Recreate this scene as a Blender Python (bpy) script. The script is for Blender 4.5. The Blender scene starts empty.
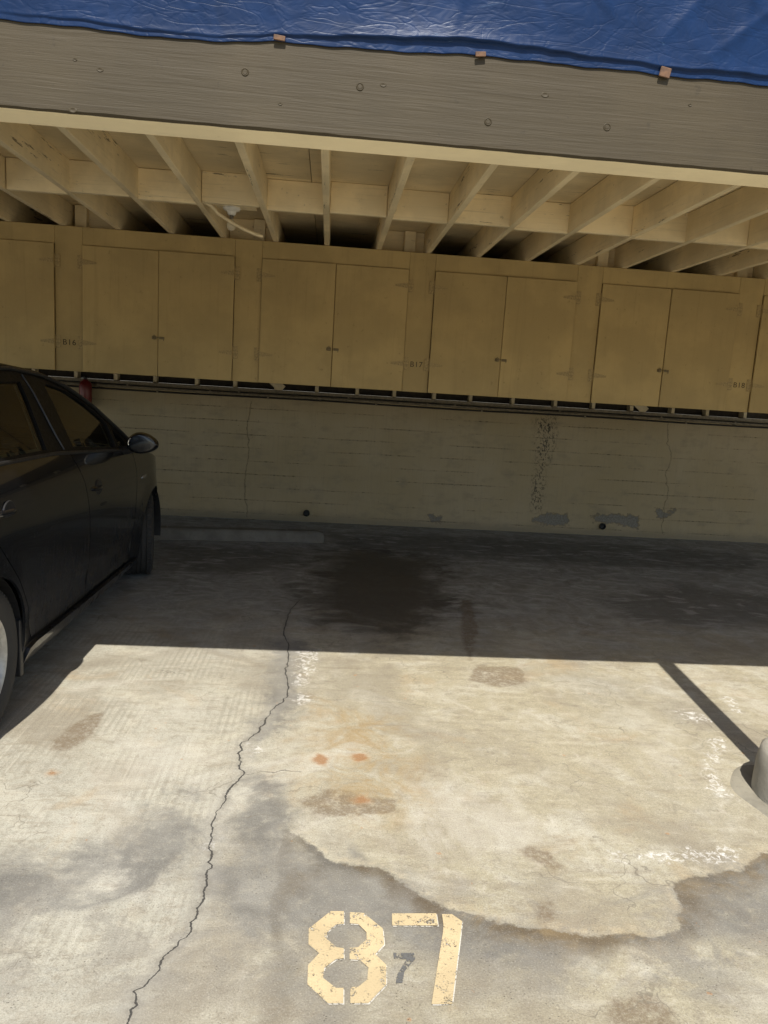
import bpy, bmesh, math, random
import numpy as np
from mathutils import Vector, Matrix
from mathutils.geometry import delaunay_2d_cdt
random.seed(7)
rng = np.random.default_rng(11)
scene = bpy.context.scene
COL = scene.collection

# ------------------------------------------------------------------ camera, sky, sun, exposure
cam_d = bpy.data.cameras.new('camera'); cam = bpy.data.objects.new('camera', cam_d); COL.objects.link(cam)
F_PX, PITCH, YAW, ROLL, CAM_H = 747.73, 0.162717, -0.080932, 0.061211, 1.48364
cam_d.sensor_fit = 'VERTICAL'; cam_d.sensor_height = 24.0
cam_d.lens = F_PX*24.0/1024.0
cam_d.clip_start = .05; cam_d.clip_end = 2000
fw = Vector((-math.sin(YAW)*math.cos(PITCH), math.cos(YAW)*math.cos(PITCH), -math.sin(PITCH)))
rx = Vector((math.cos(YAW), math.sin(YAW), 0)); up = rx.cross(fw)
rx2 = rx*math.cos(ROLL)+up*math.sin(ROLL); up2 = up*math.cos(ROLL)-rx*math.sin(ROLL)
m = Matrix((rx2, up2, -fw)).transposed().to_4x4(); m.translation = (0, 0, CAM_H)
cam.matrix_world = m
scene.camera = cam

SUN_DIR = Vector((.066, .728, -1.0)).normalized()          # the way the light travels
SUN_EL = math.asin(-SUN_DIR.z)
w = bpy.data.worlds.new('World'); scene.world = w; w.use_nodes = True
wn = w.node_tree.nodes; wl_ = w.node_tree.links
bg = wn['Background']; sky = wn.new('ShaderNodeTexSky'); sky.sky_type = 'NISHITA'; sky.sun_disc = False
sky.sun_elevation = SUN_EL; sky.sun_rotation = math.radians(180)
wl_.new(sky.outputs[0], bg.inputs[0]); bg.inputs[1].default_value = .11
sun_d = bpy.data.lights.new('sun', 'SUN'); sun_d.energy = 4.6; sun_d.angle = math.radians(.5); sun_d.color = (1, .957, .87)
sun = bpy.data.objects.new('sun', sun_d); COL.objects.link(sun)
sun.rotation_euler = SUN_DIR.to_track_quat('-Z', 'Y').to_euler(); sun.location = (0, -6, 12)
vs = scene.view_settings
vs.view_transform = 'Standard'; vs.look = 'None'; vs.exposure = .62; vs.gamma = 1.0; vs.use_curve_mapping = False
scene.render.engine = 'CYCLES'
scene.cycles.max_bounces = 10; scene.cycles.diffuse_bounces = 6; scene.cycles.glossy_bounces = 5
scene.cycles.transparent_max_bounces = 12

# ------------------------------------------------------------------ traced data (metres, world)
CRACK_MAIN = [(-0.392,1.454),(-0.397,1.553),(-0.4,1.593),(-0.396,1.631),(-0.379,1.672),(-0.362,1.727),(-0.36,1.751),(-0.33,1.796),(-0.307,1.841),(-0.303,1.891),(-0.299,1.952),(-0.293,2.039),(-0.302,2.109),(-0.304,2.183),(-0.318,2.235),(-0.32,2.307),(-0.322,2.388),(-0.31,2.469),(-0.294,2.591),(-0.26,2.679),(-0.284,2.754),(-0.294,2.834),(-0.3,2.919),(-0.27,2.983),(-0.23,3.05),(-0.211,3.19),(-0.18,3.309),(-0.13,3.415),(-0.131,3.523),(-0.162,3.717),(-0.159,3.845),(-0.156,3.981),(-0.186,4.227),(-0.209,4.407),(-0.202,4.605),(-0.194,4.822),(-0.138,5.065)]
CRACK_SIDE = [(-0.26,2.679),(-0.213,2.695),(-0.16,2.705),(-0.103,2.723),(-0.037,2.71)]
CRACK_FAR = [(-0.13,3.415),(-0.029,3.41),(0.071,3.393),(0.183,3.424),(0.321,3.387),(0.432,3.383),(0.531,3.355),(0.637,3.294),(0.724,3.245)]
OIL = [(-0.019,6.618),(0.352,6.864),(1.058,6.504),(0.98,5.35),(0.758,4.676),(0.499,4.37),(0.195,4.451),(-0.004,4.527),(-0.105,4.925),(-0.069,5.682)]
OIL_FAR = [[(2.125,5.374),(3.031,5.949),(3.475,5.795),(3.789,5.602),(3.349,4.909),(2.605,4.759),(2.217,4.846)],[(-1.353,6.637),(-0.201,6.665),(-0.096,6.107),(-0.624,5.685),(-1.169,5.75)],[(0.07,7.578),(2.538,7.718),(4.595,7.394),(4.115,6.582),(2.551,6.542),(1.082,6.67),(0.117,6.816)]]
RUST = [((0.031,2.808),0.03),((0.193,2.831),0.026),((0.185,2.517),0.022),((-0.963,2.666),0.012)]
BROWN = [[(0.703,2.228),(0.743,2.251),(0.796,2.219),(0.82,2.146),(0.791,2.115),(0.747,2.165)],[(0.689,1.96),(0.729,1.97),(0.713,1.905),(0.674,1.905)],[(0.895,3.921),(1.127,3.895),(1.119,3.695),(0.947,3.602),(0.808,3.698)],[(0.782,1.61),(0.885,1.619),(0.919,1.579),(0.887,1.52),(0.734,1.521)],[(-1.039,2.97),(-0.978,3.164),(-0.928,3.198),(-0.91,3.023),(-0.957,2.845),(-1.025,2.842)],[(-0.037,2.511),(0.072,2.582),(0.219,2.539),(0.31,2.521),(0.314,2.443),(0.177,2.42),(0.037,2.398)],[(1.034,5.225),(1.095,5.234),(1.018,4.541),(0.864,3.995),(0.878,4.336)]]
WHITE = [[(1.858,3.092),(1.819,2.994),(1.723,2.881),(1.659,2.753),(1.602,2.598),(1.58,2.634),(1.642,2.793),(1.738,2.953)],[(1.788,3.366),(1.88,3.406),(1.89,3.304),(1.82,3.245),(1.775,3.275)],[(2.127,3.596),(2.187,3.536),(2.119,3.386),(2.108,3.481)],[(1.007,2.218),(1.14,2.204),(1.288,2.223),(1.458,2.243),(1.433,2.199),(1.266,2.18),(1.096,2.182)],[(-0.097,4.034),(-0.008,4.075),(-0.014,3.799),(-0.066,3.503),(-0.015,3.423),(-0.079,3.338),(-0.101,3.628)],[(-0.259,2.921),(-0.215,2.986),(-0.221,2.863)],[(-0.334,2.273),(-0.308,2.273),(-0.305,2.23),(-0.327,2.23)]]
EIGHT_A = [(0.111,1.922),(0.074,1.922),(0.013,1.852),(0.014,1.793),(0.043,1.761),(0.015,1.72),(0.015,1.656),(0.067,1.598),(0.104,1.598),(0.105,1.645),(0.086,1.645),(0.054,1.677),(0.057,1.711),(0.087,1.74),(0.108,1.743),(0.108,1.779),(0.088,1.782),(0.063,1.813),(0.063,1.837),(0.088,1.868),(0.11,1.871)]
EIGHT_B = [(0.128,1.918),(0.167,1.915),(0.218,1.853),(0.218,1.794),(0.191,1.758),(0.218,1.72),(0.213,1.656),(0.165,1.598),(0.121,1.598),(0.122,1.648),(0.142,1.648),(0.166,1.672),(0.171,1.711),(0.149,1.738),(0.123,1.74),(0.124,1.78),(0.147,1.782),(0.171,1.813),(0.172,1.838),(0.15,1.871),(0.127,1.873)]
SEVEN_A = [(0.249,1.914),(0.377,1.915),(0.375,1.866),(0.245,1.865)]
SEVEN_B = [(0.393,1.912),(0.422,1.912),(0.447,1.883),(0.371,1.594),(0.32,1.594),(0.385,1.839),(0.391,1.869)]
GHOST = [(0.24,1.766),(0.296,1.766),(0.297,1.745),(0.264,1.702),(0.255,1.664),(0.238,1.664),(0.243,1.689),(0.268,1.734),(0.274,1.744),(0.24,1.744)]
TARP_EDGE = [(-1.098,2.463),(-0.988,2.458),(-0.886,2.459),(-0.78,2.458),(-0.668,2.455),(-0.526,2.452),(-0.412,2.454),(-0.21,2.47),(0.01,2.474),(0.111,2.474),(0.261,2.482),(0.411,2.488),(0.688,2.484),(0.832,2.486),(0.971,2.481),(1.085,2.482),(1.304,2.482),(1.409,2.476)]
CLEATS = [(-0.197,2.479),(0.401,2.488),(0.973,2.488)]
PEEL = [[(2.265,0.137),(2.463,0.215),(2.714,0.227),(2.761,0.103),(2.51,0.08)],[(3.002,0.229),(3.265,0.253),(3.557,0.245),(3.55,0.106),(3.278,0.139),(3.046,0.14)],[(1.147,0.14),(1.304,0.136),(1.286,0.067),(1.197,0.063)],[(3.72,0.344),(3.842,0.304),(3.968,0.334),(3.886,0.237),(3.758,0.231)]]
MOLD = [(2.259,1.272),(2.482,1.285),(2.506,1.045),(2.415,0.708),(2.402,0.257),(2.288,0.252),(2.314,0.702),(2.304,1.034)]
WALL_CRACK = [(3.77,1.337),(3.775,1.115),(3.831,0.951),(3.79,0.723),(3.846,0.556),(3.828,0.327),(3.842,0.027)]
WALL_CRACK_LEFT = [(-0.819,1.284),(-0.861,0.964),(-0.834,0.752),(-0.866,0.426),(-0.832,0.011)]
BOLTS = [(-0.295,2.382),(0.046,2.371),(0.441,2.306),(0.813,2.322)]
KNOTS = [(-0.784,2.372),(-0.713,2.351),(-0.791,2.235),(-0.189,2.303),(0.115,2.382),(0.61,2.397),(1.068,2.407)]
OCHRE = [(-0.076,3.503),(0.119,3.397),(0.395,3.247),(0.48,2.827),(0.409,2.427),(0.276,2.332),(0.106,2.375),(-0.016,2.415),(-0.007,2.727)]
OCHRE_EDGE = [(0.484,1.959),(0.675,1.889),(0.9,1.858),(1.043,1.878),(1.206,2.057),(1.55,2.217),(1.508,2.147),(1.215,2.01),(1.029,1.803),(0.82,1.799),(0.6,1.825),(0.442,1.887)]
DAMP = [[(-1.092,2.115),(-0.916,2.109),(-0.752,2.14),(-0.63,2.213),(-0.568,2.143),(-0.567,1.992),(-0.672,1.908),(-0.808,1.85),(-0.952,1.831)],[(-0.582,2.267),(-0.543,2.4),(-0.503,2.563),(-0.433,2.498),(-0.387,2.316),(-0.395,2.156),(-0.456,2.023),(-0.553,2.013),(-0.602,2.114)],[(-0.223,2.572),(-0.187,2.667),(-0.116,2.618),(-0.082,2.476),(-0.078,2.295),(-0.105,2.213),(-0.172,2.238),(-0.219,2.379)],[(-0.273,2.062),(-0.217,2.211),(-0.075,2.24),(0.072,2.139),(0.284,2.046),(0.35,1.957),(0.267,1.862),(0.099,1.823),(-0.012,1.873),(-0.147,1.853),(-0.237,1.911)],[(0.217,1.956),(0.39,1.928),(0.603,1.837),(0.738,1.81),(0.634,1.744),(0.446,1.755),(0.261,1.798)],[(1.187,2.057),(1.363,2.104),(1.74,2.26),(1.474,1.86),(1.248,1.839),(1.113,1.867)],[(-0.267,4.218),(-0.093,4.236),(-0.096,3.501),(-0.071,3.384),(-0.15,3.142),(-0.206,2.968),(-0.207,2.718),(-0.23,2.643),(-0.274,2.701),(-0.259,2.921),(-0.216,3.189),(-0.193,3.494)]]
TIDE = [(-0.087,2.335),(-0.028,2.291),(0.033,2.216),(0.072,2.154),(0.166,2.136),(0.235,2.127),(0.291,2.051),(0.367,1.971),(0.476,1.916),(0.61,1.864),(0.721,1.845),(0.833,1.834),(0.946,1.826),(1.014,1.834),(1.084,1.871),(1.135,1.964),(1.158,2.052),(1.235,2.102),(1.335,2.113),(1.428,2.145),(1.571,2.234),(1.868,2.339)]
# ------------------------------------------------------------------ helpers: objects
def link(name, me, mats, parent=None):
    o = bpy.data.objects.new(name, me); COL.objects.link(o)
    for mm in (mats if isinstance(mats, (list, tuple)) else [mats]): me.materials.append(mm)
    if parent: o.parent = parent
    return o
def thing(name, label, cat, loc=(0, 0, 0), group=None):
    o = bpy.data.objects.new(name, None); COL.objects.link(o); o.location = loc
    o.empty_display_size = .1
    return tag(o, label, cat, group)
def tag(o, label, cat, group=None):
    o['label'] = label; o['category'] = cat
    if group: o['group'] = group
    return o
def structure(o): o['kind'] = 'structure'; return o
def mesh_of(bm, name, smooth=False, sharp=40):
    me = bpy.data.meshes.new(name); bm.normal_update(); bm.to_mesh(me); bm.free()
    if smooth:
        for p in me.polygons: p.use_smooth = True
        me.set_sharp_from_angle(angle=math.radians(sharp))
    return me
def add_box(bm, a, b, bev=0.0, M=None, seg=1):
    r = bmesh.ops.create_cube(bm, size=1)
    vs_ = r['verts']
    for v in vs_:
        v.co = Vector([(a[i]+b[i])/2+v.co[i]*(b[i]-a[i]) for i in range(3)])
    if bev:
        es = list({e for v in vs_ for e in v.link_edges})
        rr = bmesh.ops.bevel(bm, geom=es, offset=bev, segments=seg, affect='EDGES', profile=.5)
        vs_ = list({v for f in rr['faces'] for v in f.verts} | {v for v in vs_ if v.is_valid})
    if M is not None:
        bmesh.ops.transform(bm, matrix=M, verts=[v for v in vs_ if v.is_valid])
def add_tube(bm, pts, r, n=10, cap=True):
    pts = [Vector(p) for p in pts]; rings = []
    prev = None
    for i, p in enumerate(pts):
        t = (pts[min(i+1, len(pts)-1)]-pts[max(i-1, 0)]).normalized()
        a = t.orthogonal().normalized() if prev is None else (prev-t*prev.dot(t)).normalized()
        prev = a; b = t.cross(a)
        rad = r[i] if isinstance(r, (list, tuple)) else r
        rings.append([bm.verts.new(p+(a*math.cos(k*math.tau/n)+b*math.sin(k*math.tau/n))*rad) for k in range(n)])
    for i in range(len(rings)-1):
        for k in range(n):
            bm.faces.new((rings[i][k], rings[i][(k+1) % n], rings[i+1][(k+1) % n], rings[i+1][k]))
    if cap:
        bm.faces.new(rings[0][::-1]); bm.faces.new(rings[-1])
def add_lathe(bm, prof, n=32, M=None, close=False):
    """prof: (radius, height) about +Z"""
    rings = []
    for r, z in prof:
        if r < 1e-5: rings.append([bm.verts.new((0, 0, z))])
        else: rings.append([bm.verts.new((r*math.cos(k*math.tau/n), r*math.sin(k*math.tau/n), z)) for k in range(n)])
    idx = list(range(len(rings)-1))
    prs = [(i, i+1) for i in idx] + ([(len(rings)-1, 0)] if close else [])
    for i, j in prs:
        A, B = rings[i], rings[j]
        for k in range(n):
            q = [A[k % len(A)], A[(k+1) % len(A)], B[(k+1) % len(B)], B[k % len(B)]]
            u = []
            for v in q:
                if v not in u: u.append(v)
            if len(u) > 2:
                try: bm.faces.new(u)
                except ValueError: pass
    if M is not None:
        bmesh.ops.transform(bm, matrix=M, verts=[v for R_ in rings for v in R_])
def add_prism(bm, poly, z0, z1):
    """poly xy, extruded in z"""
    A = [bm.verts.new((x, y, z0)) for x, y in poly]; B = [bm.verts.new((x, y, z1)) for x, y in poly]
    n = len(poly)
    bm.faces.new(A[::-1]); bm.faces.new(B)
    for i in range(n): bm.faces.new((A[i], A[(i+1) % n], B[(i+1) % n], B[i]))
def fix(bm): bmesh.ops.recalc_face_normals(bm, faces=bm.faces[:])

# ------------------------------------------------------------------ helpers: shader nodes
class NT:
    def __init__(s, name):
        s.m = bpy.data.materials.new(name); s.m.use_nodes = True
        s.t = s.m.node_tree; s.n = s.t.nodes; s.l = s.t.links
        s.b = s.n['Principled BSDF']; s.out = s.n['Material Output']
    def put(s, sock, v):
        if v is None: return
        if hasattr(v, 'is_output'): s.l.new(v, sock)
        elif isinstance(v, (tuple, list)) and len(v) == 3 and sock.type == 'RGBA': sock.default_value = (*v, 1)
        else: sock.default_value = v
    def obj(s): return s.n.new('ShaderNodeTexCoord').outputs['Object']
    def rnd(s): return s.n.new('ShaderNodeObjectInfo').outputs['Random']
    def scl(s, v, sc, off=None):
        q = s.n.new('ShaderNodeVectorMath'); q.operation = 'MULTIPLY'; s.put(q.inputs[0], v); q.inputs[1].default_value = sc
        if off is None: return q.outputs[0]
        a = s.n.new('ShaderNodeVectorMath'); a.operation = 'ADD'; s.l.new(q.outputs[0], a.inputs[0]); s.put(a.inputs[1], off)
        return a.outputs[0]
    def noise(s, vec, scale, detail=4, rough=.55, dist=0):
        q = s.n.new('ShaderNodeTexNoise'); s.put(q.inputs['Vector'], vec); q.inputs['Scale'].default_value = scale
        q.inputs['Detail'].default_value = detail; q.inputs['Roughness'].default_value = rough; q.inputs['Distortion'].default_value = dist
        return q.outputs['Fac']
    def voro(s, vec, scale, feat='F1'):
        q = s.n.new('ShaderNodeTexVoronoi'); q.feature = feat; s.put(q.inputs['Vector'], vec); q.inputs['Scale'].default_value = scale
        return q.outputs['Distance']
    def math(s, op, a, b=None, c=None, clamp=False):
        q = s.n.new('ShaderNodeMath'); q.operation = op; q.use_clamp = clamp
        s.put(q.inputs[0], a)
        if b is not None: s.put(q.inputs[1], b)
        if c is not None: s.put(q.inputs[2], c)
        return q.outputs[0]
    def mr(s, v, a, b, c=0., d=1., smooth=True):
        q = s.n.new('ShaderNodeMapRange'); q.interpolation_type = 'SMOOTHSTEP' if smooth else 'LINEAR'
        s.put(q.inputs[0], v)
        for i, x in zip((1, 2, 3, 4), (a, b, c, d)): s.put(q.inputs[i], x)
        return q.outputs[0]
    def mix(s, f, a, b, mode='MIX'):
        q = s.n.new('ShaderNodeMix'); q.data_type = 'RGBA'; q.blend_type = mode
        s.put(q.inputs[0], f); s.put(q.inputs[6], a); s.put(q.inputs[7], b)
        return q.outputs[2]
    def attr(s, name):
        q = s.n.new('ShaderNodeAttribute'); q.attribute_name = name; return q.outputs['Fac']
    def sep(s, v):
        q = s.n.new('ShaderNodeSeparateXYZ'); s.put(q.inputs[0], v); return q.outputs
    def bump(s, h, strength=.5, dist=.01, nrm=None):
        q = s.n.new('ShaderNodeBump'); s.put(q.inputs['Height'], h); q.inputs['Strength'].default_value = strength
        q.inputs['Distance'].default_value = dist
        if nrm is not None: s.l.new(nrm, q.inputs['Normal'])
        return q.outputs[0]
    def done(s, color=None, rough=None, normal=None, metal=None, **kw):
        s.put(s.b.inputs['Base Color'], color); s.put(s.b.inputs['Roughness'], rough)
        s.put(s.b.inputs['Normal'], normal); s.put(s.b.inputs['Metallic'], metal)
        for k, v in kw.items(): s.put(s.b.inputs[k.replace('_', ' ')], v)
        return s.m

def painted_wood(name, col, grain_axis, bump=.5, rough=.6, dirt=.25, chips=0.0, grain=1.0):
    N = NT(name); o = N.obj(); sc = [55, 55, 55]; sc[grain_axis] = 2.2
    off = N.math('MULTIPLY', N.rnd(), 37.0)
    v = N.scl(o, tuple(sc), off)
    g = N.noise(v, 1.0*grain, 6, .62, .6)
    sc2 = [9, 9, 9]; sc2[grain_axis] = .8
    g2 = N.noise(N.scl(o, tuple(sc2), off), 1.0, 4, .5, 1.2)
    blot = N.noise(N.scl(o, (1, 1, 1), off), 2.3, 5, .6)
    spot = N.noise(N.scl(o, (1, 1, 1), off), 28, 3, .6)
    dark = tuple(c*.62 for c in col); lite = tuple(min(1, c*1.1) for c in col)
    c = N.mix(N.mr(blot, .35, .72), col, lite)
    c = N.mix(N.math('MULTIPLY', N.mr(g, .52, .75), dirt), c, dark)
    c = N.mix(N.math('MULTIPLY', N.mr(blot, .62, .4), dirt*.7), c, dark)
    c = N.mix(N.math('MULTIPLY', N.mr(spot, .66, .74), dirt), c, tuple(k*.35 for k in col))
    c = N.mix(N.math('MULTIPLY', N.math('SUBTRACT', N.rnd(), .5), .35), c, dark)
    if chips:
        ch = N.mr(N.noise(N.scl(o, tuple(x*.5 for x in sc2), off), 3.2, 8, .75), .70-chips*.1, .72-chips*.1)
        c = N.mix(N.math('MULTIPLY', ch, .8), c, (.05, .035, .022))
    h = N.math('ADD', N.math('MULTIPLY', g, .6), N.math('MULTIPLY', g2, .8))
    return N.done(c, rough, N.bump(h, bump, .006), 0, Specular_IOR_Level=.3)

# ------------------------------------------------------------------ materials
M = {}
M['beam'] = painted_wood('taupe_painted_beam', (.052, .039, .020), 0, .42, .62, .3, 0, 1.9)
M['beam_under'] = painted_wood('cream_painted_beam_underside', (.90, .79, .54), 0, .35, .6, .15)
M['joist'] = painted_wood('cream_painted_joist', (.83, .70, .455), 1, .5, .62, .45, .7)
M['block'] = painted_wood('cream_painted_blocking', (.83, .70, .455), 0, .5, .62, .45, .7)
M['deck'] = painted_wood('cream_painted_deck_underside', (.74, .62, .40), 0, .4, .7, .45, .8)
M['cab'] = painted_wood('mustard_painted_plywood', (.42, .305, .13), 2, .45, .55, .32, 0, .45)
M['cabdark'] = painted_wood('unpainted_cabinet_inside', (.10, .075, .045), 2, .3, .8, .3)
M['post'] = painted_wood('taupe_painted_post', (.30, .25, .18), 2, .5, .6, .3)

def simple(name, col, rough=.5, metal=0., ns=60, amp=.25, bump=.1, **kw):
    N = NT(name); o = N.obj()
    n = N.noise(o, ns, 5, .6)
    c = N.mix(N.mr(n, .3, .7), tuple(k*(1-amp) for k in col), tuple(min(1, k*(1+amp)) for k in col))
    return N.done(c, N.mr(n, .3, .7, rough*.85, min(1, rough*1.15)), N.bump(n, bump, .003), metal, **kw)
M['steel'] = simple('dull_steel', (.24, .22, .19), .45, .9, 90)
M['lock'] = simple('weathered_padlock', (.16, .12, .06), .5, .3, 120)
M['hinge'] = simple('painted_hinge', (.33, .238, .10), .6, 0, 90, .3)
M['pipe'] = simple('painted_conduit', (.20, .165, .11), .6, 0, 30, .3)
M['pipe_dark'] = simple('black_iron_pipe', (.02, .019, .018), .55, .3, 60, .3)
M['porcelain'] = simple('white_porcelain', (.72, .70, .64), .25, 0, 20, .06, .02)
M['label'] = simple('dark_stencil_ink', (.055, .04, .02), .8, 0, 90, .3)
M['cleat'] = simple('bare_brown_wood', (.12, .062, .032), .7, 0, 45, .45, .4)
M['red'] = simple('red_enamel', (.15, .014, .012), .35, 0, 12, .2, .02)
M['black_plastic'] = simple('black_plastic', (.018, .018, .019), .45, 0, 60, .2, .05)
M['tyre'] = simple('tyre_rubber', (.030, .028, .026), .85, 0, 50, .35, .3)
M['rim'] = simple('silver_alloy', (.42, .40, .36), .4, .3, 40, .15, .02)
M['chrome'] = simple('bright_trim', (.75, .75, .76), .12, 1.0, 40, .05, 0)
M['lampred'] = simple('red_lamp_lens', (.30, .01, .01), .12, 0, 30, .1, 0)
M['lampclear'] = simple('clear_lamp_lens', (.55, .56, .58), .1, .3, 30, .1, 0)
M['seat'] = simple('grey_seat_cloth', (.10, .098, .092), .9, 0, 200, .2, .2)
M['void'] = simple('dark_rough_sheathing', (.045, .036, .026), .9, 0, 20, .4, .3)
M['plate'] = simple('white_plate', (.7, .7, .68), .4, 0, 30, .05, 0)

def bulb_glass():
    N = NT('bulb_glass')
    return N.done((.85, .78, .62), .18, None, 0, Transmission_Weight=.55, IOR=1.3)
M['bulb'] = bulb_glass()

def car_paint():
    N = NT('black_car_paint'); o = N.obj()
    z = N.sep(o)[2]
    du = N.noise(o, 3.0, 6, .65); fine = N.noise(o, 160, 3, .6)
    dust = N.math('MULTIPLY', N.mr(du, .3, .75, .25, 1.), N.mr(z, .95, .2, .25, 1.))
    dust = N.math('MULTIPLY', dust, N.mr(fine, .25, .75, .5, 1.))
    streak = N.noise(N.scl(o, (30, 30, 1.2)), 1.0, 4, .6)
    dust = N.math('MULTIPLY', dust, N.mr(streak, .3, .7, .6, 1.2))
    c = N.mix(N.math('MULTIPLY', dust, .075), (.0035, .0045, .007), (.20, .195, .185))
    N.done(c, N.mr(dust, 0, 1, .22, .5), None, 0., Coat_Weight=.6, Coat_Roughness=.06, Specular_IOR_Level=.3)
    N.put(N.b.inputs['Coat Roughness'], N.mr(dust, 0, 1, .02, .09))
    return N.m
M['paint'] = car_paint()
M['frame'] = simple('satin_black_window_frame', (.008, .008, .008), .5, 0, 60, .2, .03, Specular_IOR_Level=.15)
M['trim'] = simple('pale_cabin_trim', (.33, .33, .29), .8, 0, 60, .1, .05)
def car_glass():
    N = NT('tinted_car_glass')
    tr = N.n.new('ShaderNodeBsdfTransparent'); tr.inputs[0].default_value = (.30, .35, .29, 1)
    gl = N.n.new('ShaderNodeBsdfGlossy'); gl.inputs['Roughness'].default_value = .02
    di = N.n.new('ShaderNodeBsdfDiffuse'); di.inputs[0].default_value = (.16, .15, .13, 1)
    fr = N.n.new('ShaderNodeFresnel'); fr.inputs[0].default_value = 1.45
    o = N.obj(); d = N.mr(N.noise(o, 5, 5, .6), .3, .8, .01, .06)
    a = N.n.new('ShaderNodeMixShader'); N.l.new(fr.outputs[0], a.inputs[0]); N.l.new(tr.outputs[0], a.inputs[1]); N.l.new(gl.outputs[0], a.inputs[2])
    b = N.n.new('ShaderNodeMixShader'); N.l.new(d, b.inputs[0]); N.l.new(a.outputs[0], b.inputs[1]); N.l.new(di.outputs[0], b.inputs[2])
    N.l.new(b.outputs[0], N.out.inputs[0]); return N.m
M['glass'] = car_glass()

def tarp_mat():
    N = NT('blue_woven_tarp'); o = N.obj()
    a = N.noise(o, 5, 5, .6, .8); b = N.noise(N.scl(o, (1, 1, 1.6)), 11, 3, .5, 1.2)
    weave = N.math('MULTIPLY', N.math('SINE', N.math('MULTIPLY', N.sep(o)[0], 1100)), N.math('SINE', N.math('MULTIPLY', N.sep(o)[2], 1100)))
    c = N.mix(N.mr(a, .3, .7), (.002, .015, .056), (.0035, .022, .080))
    scuff = N.math('MULTIPLY', N.mr(N.noise(N.scl(o, (3, 8, 12)), 3, 7, .7, 1), .64, .74), .45)
    c = N.mix(scuff, c, (.07, .13, .22))
    rid = lambda sc, off, w_, ds: N.mr(N.math('ABSOLUTE', N.math('SUBTRACT', N.noise(N.scl(o, sc, off), 1.0, 2, .5, ds), .5)), 0, w_)
    crease = N.math('ADD', rid((5, 5, 9), (0, 0, 0), .05, 1.2), N.math('MULTIPLY', rid((14, 14, 20), (3, 1, 7), .06, .8), .45))
    crease = N.math('ADD', crease, N.math('MULTIPLY', rid((2.5, 2.5, 12), (9, 1, 2), .03, 2.0), .8))
    h = N.math('ADD', N.math('MULTIPLY', b, .7), N.math('MULTIPLY', crease, .13))
    h = N.math('ADD', h, N.math('MULTIPLY', weave, .015))
    return N.done(c, .42, N.bump(h, .34, .009), 0, Specular_IOR_Level=.22)
M['tarp'] = tarp_mat()

def concrete_simple(name, col, rough=.85):
    N = NT(name); o = N.obj()
    a = N.noise(o, 4, 6, .6); b = N.noise(o, 45, 5, .7); p = N.mr(N.voro(o, 70), .0, .22)
    pm = N.mr(N.noise(o, 12, 3, .5), .5, .62)
    c = N.mix(N.mr(a, .3, .7), tuple(k*.72 for k in col), tuple(min(1, k*1.15) for k in col))
    c = N.mix(N.math('MULTIPLY', N.mr(b, .5, .75), .45), c, tuple(k*.5 for k in col))
    pit = N.math('MULTIPLY', N.math('SUBTRACT', 1.0, p), pm)
    c = N.mix(N.math('MULTIPLY', pit, .6), c, tuple(k*.35 for k in col))
    h = N.math('SUBTRACT', N.math('MULTIPLY', b, .5), pit)
    return N.done(c, rough, N.bump(h, .7, .006))
M['pier'] = concrete_simple('pier_concrete', (.34, .315, .262))
M['collar'] = concrete_simple('collar_concrete', (.235, .215, .168))
M['wheelstop'] = concrete_simple('wheel_stop_concrete', (.17, .156, .132))

# ------------------------------------------------------------------ 2-D distance fields for marks that have a shape of their own
def seg_dist(P, a, b):
    a = np.array(a); b = np.array(b); d = b-a; L = d@d+1e-12
    t = np.clip(((P-a)@d)/L, 0, 1)
    q = a+t[:, None]*d
    r = P-q
    return np.hypot(r[:, 0], r[:, 1]), t, d[0]*(P-a)[:, 1]-d[1]*(P-a)[:, 0]
def sd_poly(P, poly):
    D = np.full(len(P), 9.); ins = np.zeros(len(P), bool)
    n = len(poly)
    for i in range(n):
        a, b = poly[i], poly[(i+1) % n]
        D = np.minimum(D, seg_dist(P, a, b)[0])
        c = ((a[1] > P[:, 1]) != (b[1] > P[:, 1]))
        xs = (b[0]-a[0])*(P[:, 1]-a[1])/((b[1]-a[1]) or 1e-9)+a[0]
        ins ^= c & (P[:, 0] < xs)
    return np.where(ins, -D, D)
def sd_line(P, line, ax):
    """signed distance across a line that runs along axis ax (1: y/z, 0: x), smooth through zero"""
    L = np.array(line); o_ = np.argsort(L[:, ax]); t = L[o_, ax]; v = L[o_, 1-ax]
    u = P[:, ax]; e = .03
    c = np.interp(u, t, v); s = (np.interp(u+e, t, v)-np.interp(u-e, t, v))/(2*e)
    d = (P[:, 1-ax]-c)/np.sqrt(1+s*s)
    out = np.maximum(t[0]-u, u-t[-1])
    return np.where(out > 0, 9., d)
def jag(line, amp, n, seed):
    r = np.random.default_rng(seed); pts = [np.array(line[0])]
    for a, b in zip(line[:-1], line[1:]):
        a = np.array(a); b = np.array(b); d = b-a; nn = np.array((-d[1], d[0]))/(np.hypot(*d)+1e-9)
        for k in range(1, n+1):
            pts.append(a+d*k/n+(nn*r.normal(0, amp) if k < n else 0))
    return pts
def blob(c, r, n=10, seed=0, sq=1.0):
    q = np.random.default_rng(seed); return [(c[0]+r*(1+.35*q.normal())*math.cos(k*math.tau/n)*sq, c[1]+r*(1+.35*q.normal())*math.sin(k*math.tau/n)) for k in range(n)]

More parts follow.
